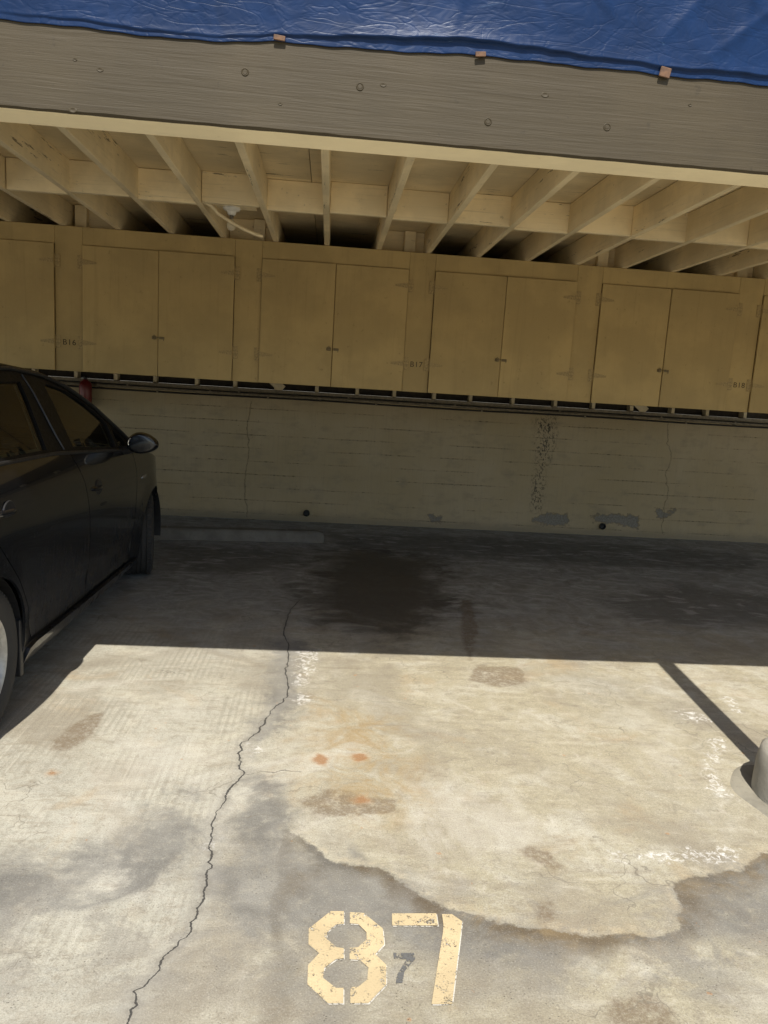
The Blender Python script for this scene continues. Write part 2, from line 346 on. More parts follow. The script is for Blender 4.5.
def grid_mesh(name, xs, ys, co):
    nx, ny = len(xs), len(ys)
    X, Y = np.meshgrid(xs, ys)
    me = bpy.data.meshes.new(name)
    V = co(X.ravel(), Y.ravel()).astype(np.float32)
    i = (np.arange(ny-1)[:, None]*nx+np.arange(nx-1)[None, :]).ravel()
    F = np.stack([i, i+1, i+nx+1, i+nx], 1).astype(np.int32)
    me.vertices.add(len(V)); me.vertices.foreach_set('co', V.ravel())
    me.loops.add(F.size); me.loops.foreach_set('vertex_index', F.ravel())
    me.polygons.add(len(F)); me.polygons.foreach_set('loop_start', np.arange(0, F.size, 4, dtype=np.int32))
    me.polygons.foreach_set('loop_total', np.full(len(F), 4, np.int32))
    me.update(calc_edges=True); me.validate()
    return me, np.stack([X.ravel(), Y.ravel()], 1)
def set_attr(me, name, arr):
    a = me.attributes.new(name, 'FLOAT', 'POINT'); a.data.foreach_set('value', np.asarray(arr, np.float32))

# ------------------------------------------------------------------ ground
def axis(lo, hi, step, far):
    out = [k for k in np.geomspace(.05, far, 16)]
    return np.concatenate([[lo-k for k in out[::-1]], np.arange(lo, hi, step), [hi+k for k in out]])
gx = axis(-2.3, 3.4, .013, 260); gy = axis(1.35, 8.3, .014, 260)
gme, P = grid_mesh('ground', gx, gy, lambda X, Y: np.stack([X, Y, X*0], 1))
set_attr(gme, 'crack_main', sd_line(P, jag(CRACK_MAIN, .006, 4, 3), 1))
set_attr(gme, 'crack_side', sd_line(P, jag(CRACK_SIDE, .006, 3, 4), 0))
set_attr(gme, 'crack_far', sd_line(P, jag(CRACK_FAR, .008, 4, 5), 0))
dp = np.full(len(P), 9.)
for q in DAMP: dp = np.minimum(dp, sd_poly(P, q))
set_attr(gme, 'damp', dp)
td = sd_poly(P, TIDE+[(2.2, 1.0), (-.1, 1.0)])           # below the old water line is inside
set_attr(gme, 'tide', td)
oil = sd_poly(P, OIL)
set_attr(gme, 'oil', oil)
of = np.full(len(P), 9.)
for q in OIL_FAR: of = np.minimum(of, sd_poly(P, q))
set_attr(gme, 'oilfar', of)
ru = np.full(len(P), 9.)
for k, (c, r) in enumerate(RUST): ru = np.minimum(ru, sd_poly(P, blob(c, r, 11, k)))
set_attr(gme, 'rust', ru)
br = np.full(len(P), 9.)
for q in BROWN: br = np.minimum(br, sd_poly(P, q))
set_attr(gme, 'brown', br)
wh = np.full(len(P), 9.)
for q in WHITE: wh = np.minimum(wh, sd_poly(P, q))
set_attr(gme, 'white', wh)
set_attr(gme, 'ochre', np.minimum(sd_poly(P, OCHRE), sd_poly(P, OCHRE_EDGE)))
set_attr(gme, 'broom', np.clip((-.05-P[:, 0])/.35, 0, 1)*np.clip((P[:, 1]-1.5)/.5, 0, 1)*np.clip((4.9-P[:, 1])/.8, 0, 1))
set_attr(gme, 'grime_shade', np.clip((P[:, 1]-3.75)/1.7, 0, 1)*np.clip((8.4-P[:, 1])/.2, 0, 1))  # mask for floor dirt and the painted shade tone, growing toward the wall

def ground_mat():
    N = NT('stained_concrete'); o = N.obj(); x, y, z = N.sep(o)
    big = N.noise(o, .9, 5, .6, .4); mid = N.noise(o, 3.4, 7, .66, .6); fin = N.noise(o, 22, 6, .7); gr = N.noise(o, 190, 4, .75); gr2 = N.noise(o, 520, 2, .7)
    beige = (.335, .298, .205); pale = (.42, .392, .31); grey = (.275, .262, .222)
    left = N.mr(N.math('ADD', x, N.math('MULTIPLY', N.math('SUBTRACT', mid, .5), .9)), .35, -.55)
    c = N.mix(left, beige, (.365, .348, .285))
    c = N.mix(N.mr(mid, .46, .68), c, pale)
    c = N.mix(N.math('MULTIPLY', N.mr(big, .52, .70), .6), c, grey)
    c = N.mix(N.math('MULTIPLY', N.mr(fin, .48, .70), .6), c, (.215, .18, .128))
    spk = N.noise(o, 85, 5, .8)
    c = N.mix(N.math('MULTIPLY', N.mr(spk, .52, .66), .5), c, (.17, .145, .108))
    c = N.mix(N.math('MULTIPLY', N.mr(spk, .46, .34), .4), c, (.56, .52, .44))
    stn = N.noise(N.scl(o, (1, 1, 1), (1.7, 9.1, 0)), 5.5, 8, .72, 1.3)
    c = N.mix(N.math('MULTIPLY', N.mr(stn, .55, .68), .5), c, (.20, .172, .128))
    c = N.mix(N.math('MULTIPLY', N.mr(stn, .45, .32), .45), c, (.50, .46, .385))
    c = N.mix(N.math('MULTIPLY', N.mr(fin, .46, .26), .35), c, (.52, .47, .37))
    ochre = N.noise(N.scl(o, (1, 1, 1), (7.3, 2.1, 0)), 2.4, 6, .65, .8)
    c = N.mix(N.math('MULTIPLY', N.mr(ochre, .54, .70), .5), c, (.33, .235, .125))
    vb = N.noise(N.scl(o, (1, 1, 1), (4.4, 6.6, 0)), 1.5, 6, .62, .9)
    c = N.mix(N.math('MULTIPLY', N.mr(vb, .50, .66), .55), c, (.235, .20, .145))
    c = N.mix(N.math('MULTIPLY', N.mr(vb, .46, .34), .4), c, (.47, .44, .36))
    rot = N.n.new('ShaderNodeMapping'); N.l.new(o, rot.inputs[0]); rot.inputs['Rotation'].default_value = (0, 0, 1.0); rot.inputs['Scale'].default_value = (2.2, 11, 1)
    flow = N.noise(rot.outputs[0], 1.5, 7, .7, .5)
    c = N.mix(N.math('MULTIPLY', N.mr(flow, .53, .68), .55), c, (.215, .178, .125))
    c = N.mix(N.math('MULTIPLY', N.mr(flow, .46, .34), .35), c, (.50, .455, .36))
    # broom lines / tyre drag lines running into the bay
    wob = N.noise(N.scl(o, (1, .35, 1)), 2.0, 3, .5)
    xw = N.math('ADD', x, N.math('MULTIPLY', wob, .045))
    br1 = N.math('SINE', N.math('MULTIPLY', xw, 205)); br2 = N.noise(N.scl(o, (55, 1.3, 1)), 1.0, 4, .6)
    brm = N.math('MULTIPLY', N.attr('broom'), N.mr(N.noise(o, 2.1, 5, .65),   .40, .60))
    bl = N.math('MULTIPLY', brm, N.mr(N.math('ADD', N.math('MULTIPLY', br1, .17), br2), .42, .70))
    c = N.mix(N.math('MULTIPLY', bl, .46), c, (.225, .202, .158))
    c = N.mix(N.math('MULTIPLY', N.math('MULTIPLY', brm, N.mr(br2, .45, .3)), .30), c, (.56, .51, .42))
    e1 = N.math('MULTIPLY', N.math('SUBTRACT', N.noise(o, 9, 6, .65), .5), .11)
    e2 = N.math('MULTIPLY', N.math('SUBTRACT', N.noise(o, 46, 4, .65), .5), .035)
    wig = N.math('ADD', e1, e2)
    lf = N.noise(N.scl(o, (1, 1, 1), (8, 3, 0)), 1.15, 7, .66, .7)
    c = N.mix(N.math('MULTIPLY', N.mr(lf, .47, .64), .5), c, (.205, .178, .135))
    c = N.mix(N.math('MULTIPLY', N.mr(lf, .45, .33), .35), c, (.53, .50, .43))
    # dried puddle with a brown tide line
    soft = N.noise(N.scl(o, (1, 1, 1), (5, 2, 0)), 3.4, 7, .7, .6)
    d = N.math('ADD', N.attr('damp'), N.math('ADD', wig, N.math('MULTIPLY', N.math('SUBTRACT', soft, .5), .55)))
    ins = N.math('MULTIPLY', N.mr(d, .09, -.07), N.mr(fin, .25, .55, .55, 1.0))
    tone = N.mix(N.mr(mid, .38, .66), (.125, .119, .108), (.215, .205, .18))
    c = N.mix(N.math('MULTIPLY', ins, .86), c, tone)
    tdw = N.math('ADD', N.attr('tide'), N.math('MULTIPLY', wig, .8))
    tw = N.mr(N.noise(o, 2.3, 5, .65), .32, .66, -.040, -.14)
    tide = N.math('MULTIPLY', N.math('MULTIPLY', N.mr(tdw, .009, -.004), N.mr(tdw, tw, -.008)), N.mr(N.noise(o, 7.5, 6, .7), .22, .47, .45, 1.0))
    tide = N.math('MULTIPLY', tide, N.mr(x, -.14, .02))
    c = N.mix(N.math('MULTIPLY', tide, .90), c, N.mix(N.mr(soft, .42, .58), (.085, .060, .033), (.10, .092, .08)))
    rim = N.math('MULTIPLY', N.math('MULTIPLY', N.mr(tdw, .055, .02), N.mr(tdw, .004, .016)), N.mr(x, -.14, .02))
    c = N.mix(N.math('MULTIPLY', N.math('MULTIPLY', rim, N.mr(fin, .42, .6)), .45), c, (.50, .43, .30))
    below = N.math('MULTIPLY', N.math('MULTIPLY', N.mr(tdw, -.02, -.06), N.mr(tdw, -.30, -.12)), N.mr(soft, .44, .56))
    c = N.mix(N.math('MULTIPLY', N.math('MULTIPLY', below, N.mr(x, -.1, .1)), .62), c, (.165, .155, .135))
    # second wash of grey blotches near the number
    wash = N.math('MULTIPLY', N.mr(N.noise(N.scl(o, (1, 1.5, 1), (3.1, 0, 0)), 4.2, 6, .66, .7), .47, .62), N.math('MULTIPLY', N.mr(y, 2.25, 1.95), N.mr(y, 1.5, 1.75)))
    c = N.mix(N.math('MULTIPLY', wash, .5), c, (.185, .17, .145))
    # dirt plus a cool shade tone painted into the far end of the bay, oil under engines
    gn = N.math('ADD', N.attr('grime_shade'), N.math('MULTIPLY', N.math('SUBTRACT', N.noise(N.scl(o, (1, 1.3, 1)), 2.6, 6, .65, .5), .5), .9))
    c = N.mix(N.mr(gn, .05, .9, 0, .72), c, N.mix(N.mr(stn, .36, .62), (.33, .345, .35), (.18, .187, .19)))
    c = N.mix(N.mr(N.math('ADD', N.attr('oilfar'), N.math('MULTIPLY', wig, 2.6)), .14, -.16, 0, .6), c, (.085, .082, .075))
    c = N.mix(N.mr(N.math('ADD', N.attr('oil'), N.math('ADD', N.math('MULTIPLY', wig, 3.0), N.math('MULTIPLY', N.math('SUBTRACT', N.noise(N.scl(o, (1, 1.6, 1), (2, 3, 0)), 2.2, 7, .68, .8), .5), 1.5))), .26, -.26, 0, .86), c, (.040, .034, .027))
    dust = N.noise(N.scl(o, (1.2, 3.5, 1), (0, 5, 0)), 2.1, 7, .7, 1.5)
    c = N.mix(N.math('MULTIPLY', N.math('MULTIPLY', N.mr(dust, .52, .64), N.math('MULTIPLY', N.attr('grime_shade'), N.mr(N.attr('oil'), -.30, .10))), .6), c, (.46, .46, .44))
    # spots
    oc = N.mr(N.math('ADD', N.attr('ochre'), N.math('MULTIPLY', wig, 3.0)), .12, -.25)
    c = N.mix(N.math('MULTIPLY', N.math('MULTIPLY', oc, N.mr(stn, .40, .62)), .75), c, (.30, .21, .095))
    b = N.math('ADD', N.attr('brown'), N.math('MULTIPLY', wig, .8))
    c = N.mix(N.math('MULTIPLY', N.mr(b, .02, -.016, 0, .72), N.math('MULTIPLY', N.mr(N.noise(o, 17, 5, .7), .28, .50), N.mr(N.noise(o, 55, 5, .75), .36, .56, .45, 1.0))), c, (.13, .088, .05))
    r = N.math('ADD', N.attr('rust'), N.math('MULTIPLY', wig, .55))
    c = N.mix(N.mr(r, .03, .0, 0, .30), c, (.38, .21, .08))
    c = N.mix(N.mr(r, .012, -.006, 0, .8), c, (.27, .13, .05))
    sp = N.mr(N.noise(N.scl(o, (1, 1, 1), (11, 4, 0)), 13, 3, .6), .705, .74)
    c = N.mix(N.math('MULTIPLY', sp, .5), c, (.36, .17, .06))
    wt = N.math('ADD', N.attr('white'), N.math('MULTIPLY', wig, 1.9))
    wm = N.math('MULTIPLY', N.mr(wt, .03, -.014), N.mr(N.noise(o, 38, 7, .75, .8), .47, .60))
    c = N.mix(N.math('MULTIPLY', wm, .8), c, (.66, .64, .60))
    # pits and grain
    pit = N.math('MULTIPLY', N.mr(N.voro(o, 85), .20, .08), N.mr(N.noise(o, 9, 3, .5), .5, .62))
    c = N.mix(N.math('MULTIPLY', pit, .55), c, (.11, .095, .07))
    c = N.mix(N.math('MULTIPLY', N.mr(gr, .5, .70), .62), c, (.14, .122, .095))
    c = N.mix(N.math('MULTIPLY', N.mr(gr, .48, .30), .24), c, (.62, .58, .50))
    c = N.mix(N.math('MULTIPLY', N.mr(gr2, .5, .66), .30), c, (.13, .11, .08))
    # cracks
    cw = N.math('MULTIPLY', N.math('SUBTRACT', N.noise(o, 70, 3, .6), .5), .014)
    wid = N.mr(N.noise(o, 6, 3, .6), .3, .7, .35, 1.25)
    def crack(at, half):
        q = N.math('ABSOLUTE', N.math('ADD', N.attr(at), cw))
        hw = N.math('MULTIPLY', wid, half)
        return N.mr(N.math('DIVIDE', q, hw), 1.25, .75), q
    k1, q1 = crack('crack_main', .0031); k2, q2 = crack('crack_side', .0022); k3, q3 = crack('crack_far', .0016)
    c = N.mix(N.mr(N.math('ADD', q1, wig), .07, .0, 0, .40), c, (.25, .235, .205))
    edge = N.math('MULTIPLY', N.mr(q1, .022, .008), N.mr(fin, .4, .6))
    c = N.mix(N.math('MULTIPLY', edge, .4), c, (.16, .145, .12))
    c = N.mix(N.math('MULTIPLY', k1, .93), c, (.045, .042, .037)); c = N.mix(N.math('MULTIPLY', k2, .7), c, (.06, .05, .04)); c = N.mix(N.math('MULTIPLY', k3, .6), c, (.09, .075, .055))
    # hairline map cracking
    vo = N.n.new('ShaderNodeTexVoronoi'); vo.feature = 'DISTANCE_TO_EDGE'; vo.inputs['Scale'].default_value = 3.1
    warp = N.n.new('ShaderNodeVectorMath'); warp.operation = 'ADD'; N.l.new(o, warp.inputs[0])
    wsc = N.n.new('ShaderNodeTexNoise'); N.l.new(o, wsc.inputs['Vector']); wsc.inputs['Scale'].default_value = 6; wsc.inputs['Detail'].default_value = 4
    N.l.new(N.scl(wsc.outputs['Color'], (.32, .32, 0)), warp.inputs[1]); N.l.new(warp.outputs[0], vo.inputs['Vector'])
    hair = N.math('MULTIPLY', N.mr(vo.outputs['Distance'], .010, .002), N.mr(N.noise(o, 1.5, 3, .5), .50, .62))
    c = N.mix(N.math('MULTIPLY', hair, .6), c, (.14, .12, .09))
    h = N.math('ADD', N.math('MULTIPLY', gr, .35), N.math('MULTIPLY', fin, .5))
    h = N.math('ADD', h, N.math('MULTIPLY', N.math('MULTIPLY', brm, br2), .5))
    h = N.math('SUBTRACT', h, N.math('MULTIPLY', pit, .6))
    h = N.math('SUBTRACT', h, N.math('MULTIPLY', k1, 3.0)); h = N.math('SUBTRACT', h, N.math('MULTIPLY', k2, 1.0))
    rough = N.mr(N.attr('oil'), .1, -.2, .88, .55)
    return N.done(c, rough, N.bump(h, .65, .006), 0, Specular_IOR_Level=.3)
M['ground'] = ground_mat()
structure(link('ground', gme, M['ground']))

# painted bay number
def stencil_paint(name, col, wear):
    N = NT(name); o = N.obj()
    n = N.noise(o, 34, 6, .75); g = N.noise(o, 210, 3, .7); s = N.noise(o, 4, 4, .6)
    c = N.mix(N.mr(s, .35, .65), col, tuple(k*.84 for k in col))
    c = N.mix(N.math('MULTIPLY', N.mr(g, .5, .7), .35), c, tuple(k*.62 for k in col))
    N.done(c, .75, N.bump(g, .4, .003))
    tr = N.n.new('ShaderNodeBsdfTransparent'); mx = N.n.new('ShaderNodeMixShader')
    hole = N.math('MAXIMUM', N.mr(N.math('ADD', n, N.math('MULTIPLY', N.math('SUBTRACT', g, .5), .5)), wear, wear+.07), N.mr(g, .70, .76))
    N.l.new(hole, mx.inputs[0]); N.l.new(N.b.outputs[0], mx.inputs[1]); N.l.new(tr.outputs[0], mx.inputs[2]); N.l.new(mx.outputs[0], N.out.inputs[0])
    return N.m
M['cream'] = stencil_paint('cream_stencil_paint', (.53, .415, .24), .56)
M['under'] = stencil_paint('white_stencil_paint', (.60, .57, .50), .50)
M['ghost'] = stencil_paint('faded_black_stencil_paint', (.12, .117, .11), .50)
def flat(name, polys, z, mat, parent, shift=(0, 0), loc=(0, 0, 0)):
    bm = bmesh.new()
    for p in polys:
        vs_ = [Vector((x+shift[0], y+shift[1], 0)) for x, y in p]
        f = bm.faces.new([bm.verts.new(v-Vector(loc)+Vector((0, 0, z))) for v in vs_])
        if f.normal.z < 0: f.normal_flip()
    bmesh.ops.triangulate(bm, faces=bm.faces[:])
    for f in bm.faces:
        f.normal_update()
        if f.normal.z < 0: f.normal_flip()
    return link(name, mesh_of(bm, name), mat, parent)
num = thing('bay_number', 'large faded cream stencil number 87 with white edges painted on the sunlit concrete', 'painted number', (.2, 1.72, 0))
L0 = tuple(num.location)
for polys in ([EIGHT_A, EIGHT_B], [SEVEN_A, SEVEN_B]):
    flat('underpaint', polys, .003, M['under'], flat('digit', polys, .006, M['cream'], num, loc=L0), (.0024, -.0012), L0)
gh = flat('old_bay_number', [GHOST], .003, M['ghost'], None)
tag(gh, 'small faded black number 7 between the strokes of the large cream 87', 'painted number')

# ------------------------------------------------------------------ back wall of board-marked concrete
WX0, WX1, WY, WTOP = -8.2, 9.2, 8.1, 1.372
def wall_mat():
    N = NT('olive_painted_board_marked_concrete'); o = N.obj(); x, y, z = N.sep(o)
    big = N.noise(o, 1.1, 5, .6); mid = N.noise(N.scl(o, (1, 1, 2)), 5, 6, .65); fin = N.noise(o, 60, 4, .7); ver = N.noise(N.scl(o, (60, 1, 3)), 1, 3, .5)
    base = (.36, .28, .155)
    c = N.mix(N.mr(big, .3, .7), base, (.41, .325, .20))
    c = N.mix(N.math('MULTIPLY', N.mr(mid, .5, .72), .5), c, (.24, .20, .13))
    c = N.mix(N.math('MULTIPLY', N.mr(ver, .5, .7), .15), c, (.20, .175, .12))
    zz = N.math('ADD', z, N.math('MULTIPLY', N.math('SUBTRACT', N.noise(N.scl(o, (1, 1, .01)), 3, 4, .6), .5), .016))
    fr = N.math('FRACT', N.math('DIVIDE', zz, .141)); row = N.math('FLOOR', N.math('DIVIDE', zz, .141))
    comb = N.n.new('ShaderNodeCombineXYZ'); N.l.new(x, comb.inputs[0]); N.l.new(N.math('MULTIPLY', row, 3.7), comb.inputs[2])
    seg = N.mr(N.noise(comb.outputs[0], 1.3, 5, .75), .44, .58); dash = N.mr(N.noise(comb.outputs[0], 30, 4, .7), .45, .62)
    dl = N.math('ABSOLUTE', N.math('SUBTRACT', fr, .5))
    line = N.math('MULTIPLY', N.mr(dl, .045, .018), N.math('MULTIPLY', seg, N.math('ADD', .25, N.math('MULTIPLY', dash, .75))))
    c = N.mix(N.math('MULTIPLY', line, .8), c, (.045, .032, .02))
    dots = N.math('MULTIPLY', N.mr(N.voro(o, 22), .11, .06), N.mr(N.noise(o, 3, 3, .5), .5, .66))
    c = N.mix(N.math('MULTIPLY', dots, .8), c, (.06, .045, .03))
    wig = N.math('MULTIPLY', N.math('SUBTRACT', N.noise(o, 16, 6, .7), .5), .10)
    wig = N.math('MULTIPLY', wig, 1.7)
    p = N.mr(N.math('ADD', N.attr('peel'), wig), -.002, -.012)
    c = N.mix(N.math('MULTIPLY', p, .75), c, N.mix(N.mr(fin, .4, .6), (.11, .11, .105), (.19, .185, .17)))
    pe = N.mr(N.math('ABSOLUTE', N.math('ADD', N.attr('peel'), wig)), .012, .004)
    c = N.mix(N.math('MULTIPLY', pe, .4), c, (.09, .07, .05))
    mo = N.math('MULTIPLY', N.mr(N.math('ADD', N.attr('mold'), wig), .07, -.06), N.mr(N.noise(N.scl(o, (1.6, 1, 1)), 34, 5, .75), .50, .56))
    c = N.mix(N.math('MULTIPLY', mo, .9), c, (.03, .025, .02))
    vc = N.mr(N.math('ABSOLUTE', N.math('ADD', N.attr('vcrack'), N.math('MULTIPLY', N.math('SUBTRACT', N.noise(o, 26, 5, .7), .5), .05))), .0055, .002)
    c = N.mix(N.math('MULTIPLY', vc, .4), c, (.06, .045, .03))
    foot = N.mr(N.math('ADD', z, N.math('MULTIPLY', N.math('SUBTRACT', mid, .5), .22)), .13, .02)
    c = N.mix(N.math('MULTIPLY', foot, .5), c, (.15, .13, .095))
    h = N.math('SUBTRACT', N.math('ADD', N.math('MULTIPLY', fin, .2), N.math('MULTIPLY', mid, .35)), N.math('ADD', N.math('MULTIPLY', line, 1.), N.math('ADD', N.math('MULTIPLY', p, .6), vc)))
    return N.done(c, .8, N.bump(h, .7, .008))
xs = np.concatenate([np.linspace(WX0, -2.7, 12), np.arange(-2.6, 4.4, .025), np.linspace(4.5, WX1, 12)]); zs = np.linspace(0, WTOP, 56)
wme, PW = grid_mesh('back_wall', xs, zs, lambda X, Z: np.stack([X, X*0+WY, Z], 1))
pe = np.full(len(PW), 9.)
for q in PEEL: pe = np.minimum(pe, sd_poly(PW, q))
set_attr(wme, 'peel', pe); set_attr(wme, 'mold', sd_poly(PW, MOLD))
a1 = sd_line(PW, jag(WALL_CRACK, .012, 5, 8), 1); a2 = sd_line(PW, jag(WALL_CRACK_LEFT, .006, 4, 9), 1)
set_attr(wme, 'vcrack', np.where(np.abs(a1) < np.abs(a2), a1, a2))
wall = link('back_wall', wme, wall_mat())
tag(wall, 'long olive painted concrete wall with board marks, peeling paint and cracks behind the bay', 'wall')
bm = bmesh.new(); add_box(bm, (WX0, WY+.004, -.3), (WX1, WY+.2, WTOP)); link('wall_core', mesh_of(bm, 'wall_core'), M['void'], wall)
for (x, z) in ((-.19, .10), (3.13, .11)):
    bm = bmesh.new(); add_lathe(bm, [(.034, 0), (.036, .03), (.030, .034), (.027, .004), (0, .003)], 20, Matrix.Translation((x, WY-.002, z)) @ Matrix.Rotation(math.pi/2, 4, 'X'))
    fix(bm); link('weep_pipe', mesh_of(bm, 'weep_pipe', True), M['pipe_dark'], wall)
# timber stud wall above the concrete
sw = thing('stud_wall', 'low timber stud strip with diagonal braces seen between the concrete wall and the cabinets', 'stud wall', (0, WY, WTOP))
def wbox(bm, a, b, bev=.0, M_=None, off=(0, 0, 0)):
    o_ = Vector(off); add_box(bm, Vector(a)-o_, Vector(b)-o_, bev, M_)
bm = bmesh.new(); wbox(bm, (WX0, WY-.035, WTOP+.001), (WX1, WY+.12, WTOP+.033), .003, None, sw.location); link('sill_plate', mesh_of(bm, 'sill_plate'), M['pipe'], sw)
bm = bmesh.new(); wbox(bm, (WX0, WY+.11, WTOP+.034), (WX1, WY+.15, 2.78), 0, None, sw.location); link('sheathing', mesh_of(bm, 'sheathing'), M['void'], sw)
x = -3.9
studme = None
while x < 5.6:
    if studme is None:
        bm = bmesh.new(); add_box(bm, (-.019, 0, .034), (.019, .105, 1.20), .002); studme = mesh_of(bm, 'stud'); studme.materials.append(M['joist'])
    s = bpy.data.objects.new('stud', studme); COL.objects.link(s); s.parent = sw; s.location = (x, .002+random.uniform(0, .03), -.0+random.uniform(-.012, 0)); x += random.choice((.40, .432, .432, .47))
for x0 in (-.98, 3.0):
    bm = bmesh.new()
    add_box(bm, (-.045, -.010, 0), (.045, .0, 1.2), .002, Matrix.Translation((x0+.48, -.002, .04)) @ Matrix.Rotation(math.radians(-50), 4, 'Y'))
    link('diagonal_brace', mesh_of(bm, 'diagonal_brace'), M['joist'], sw)
for k, (z, r, yy, lab, mt, cat) in enumerate((
        (1.343, .0125, WY-.032, 'thin painted conduit pipe running along the wall top under the cabinets', 'pipe', 'pipe'),
        (1.363, .0065, WY-.040, 'upper thin black strip added as the shadow line between the timber sill and the painted conduit pipe', 'pipe_dark', 'shadow line'),
        (1.316, .0090, WY-.012, 'lower black strip added as the shadow line on the concrete wall just below the painted conduit pipe', 'pipe_dark', 'shadow line'))):
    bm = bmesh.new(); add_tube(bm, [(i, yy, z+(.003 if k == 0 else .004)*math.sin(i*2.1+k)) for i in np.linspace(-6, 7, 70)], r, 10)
    nm = 'conduit_pipe' if k == 0 else 'shadow_line'  # the black tubes are added to draw the contact shadows beside the conduit
    o = link(nm, mesh_of(bm, nm, True), M[mt]); tag(o, lab, cat, None if k == 0 else 'black shadow lines along the wall top')
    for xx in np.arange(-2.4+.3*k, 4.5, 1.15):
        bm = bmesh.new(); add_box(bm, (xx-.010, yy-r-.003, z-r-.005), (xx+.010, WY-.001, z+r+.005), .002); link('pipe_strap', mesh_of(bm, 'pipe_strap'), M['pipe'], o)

# ------------------------------------------------------------------ carport roof: beam, joists, blocking, deck
ZJ, JH, JW = 2.579, .19, .040
X0J, SP = -2.5144, .4064
BY0, BY1, BZ0, BZ1 = 2.42, 2.562, 2.226, 2.556
roof = thing('carport_roof', 'cream carport roof of exposed joists behind a long taupe timber beam', 'carport roof', (0, BY0, BZ0))
RL = Vector(roof.location)
# beam: a subdivided bar with slightly uneven edges
def beam():
    bm = bmesh.new(); xs_ = np.arange(-7.5, 8.51, .05); rows = []
    r = random.Random(3)
    for x in xs_:
        j = lambda a: r.uniform(-a, a)
        c = .006+abs(j(.002))
        prof = [(BY0, BZ0+c+j(.001)), (BY0, BZ1), (BY1, BZ1), (BY1, BZ0+.004), (BY1-.004, BZ0), (BY0+c, BZ0+j(.0008))]
        rows.append([bm.verts.new(Vector((x, y, z))-RL) for y, z in prof])
    n = len(rows[0])
    for a, b in zip(rows[:-1], rows[1:]):
        for k in range(n):
            f = bm.faces.new((a[k], a[(k+1) % n], b[(k+1) % n], b[k])); f.material_index = 1 if k in (3, 4) else 0
    bm.faces.new(rows[0]); bm.faces.new(rows[-1][::-1]); fix(bm)
    return link('beam', mesh_of(bm, 'beam'), [M['beam'], M['beam_under']], roof)
bo = beam()
for (x, z) in BOLTS:
    bm = bmesh.new(); add_lathe(bm, [(0, .0012), (.006, .0013), (.0072, .0002), (.0085, .0005), (.0095, .0018), (.011, .001), (.012, 0)], 18, Matrix.Translation(Vector((x, BY0-.0005, z))-RL) @ Matrix.Rotation(math.pi/2, 4, 'X'))
    fix(bm); link('wood_plug', mesh_of(bm, 'wood_plug', True), M['beam'], bo)
for i, (x, z) in enumerate(KNOTS):
    bm = bmesh.new(); rr = .004+.002*(i % 3)
    add_lathe(bm, [(0, -.001), (rr*.5, .0006), (rr, .0012), (rr*1.2, 0)], 14, Matrix.Translation(Vector((x, BY0-.0003, z))-RL) @ Matrix.Rotation(math.pi/2, 4, 'X') @ Matrix.Diagonal((1.4, .8, 1, 1)))
    fix(bm); link('knot', mesh_of(bm, 'knot', True), M['beam'], bo)
jm = {}
def joist_mesh(L):
    bm = bmesh.new(); add_box(bm, (-JW/2, 0, 0), (JW/2, L, JH), .003); me = mesh_of(bm, 'joist'); me.materials.append(M['joist']); return me
JL = WY+.08-BY0-.02
jmesh = joist_mesh(JL)
for k in range(-5, 23):
    o = bpy.data.objects.new('joist', jmesh); COL.objects.link(o); o.parent = roof
    o.location = Vector((X0J+SP*k+random.uniform(-.004, .004), BY0+.02, ZJ+random.uniform(-.002, .002)))-RL
    o.rotation_euler = (0, math.radians(random.uniform(-.5, .5)), math.radians(random.uniform(-.08, .08)))
def block_mesh(h): 
    bm = bmesh.new(); add_box(bm, (-(SP-JW)/2+.001, 0, 0), ((SP-JW)/2-.001, .038, h), .002); me = mesh_of(bm, 'blocking'); me.materials.append(M['block']); return me
bmesh_a = block_mesh(JH-.002)
for k in range(-5, 22):
    o = bpy.data.objects.new('blocking', bmesh_a); COL.objects.link(o); o.parent = roof
    o.location = Vector((X0J+SP*(k+.5), 5.065+.055*(k % 2)+random.uniform(-.008, .012), ZJ+.0005+random.uniform(-.001, .002)))-RL
# bays closed off above each cabinet partition, with a short stud
CLOSED = (1, 4, 7, 11, 14)
for k in CLOSED:
    o = bpy.data.objects.new('blocking', bmesh_a); COL.objects.link(o); o.parent = roof
    o.location = Vector((X0J+SP*(k+.5), 6.42, ZJ+.0015))-RL
    bm = bmesh.new(); xx = X0J+SP*(k+.5)+(.06 if k != 1 else -.12)
    add_box(bm, Vector((xx-.045, 6.36, ZJ-.06))-RL, Vector((xx+.045, 6.418, ZJ+JH-.004))-RL, .002); link('short_stud', mesh_of(bm, 'short_stud'), M['block'], roof)
# deck boards
DY = [2.43, 2.562, 5.085, 6.7, 8.25]
for a, b in zip(DY[:-1], DY[1:]):
    for xa in np.arange(-7.5, 8.4, 2.44):
        bm = bmesh.new(); add_box(bm, Vector((xa+.001, a+.0015, ZJ+JH+.0015))-RL, Vector((xa+2.437, b-.0015, ZJ+JH+.020))-RL, .001)
        link('deck_board', mesh_of(bm, 'deck_board'), M['deck'], roof)
bm = bmesh.new(); add_box(bm, Vector((-7.5, 2.43, ZJ+JH+.0215))-RL, Vector((8.5, 8.3, ZJ+JH+.06))-RL); link('roof_covering', mesh_of(bm, 'roof_covering'), M['void'], roof)
bm = bmesh.new(); add_box(bm, Vector((-7.5, BY0, BZ1+.001))-RL, Vector((8.5, BY0+.018, ZJ+JH))-RL, .003); link('fascia_board', mesh_of(bm, 'fascia_board'), M['beam'], roof)

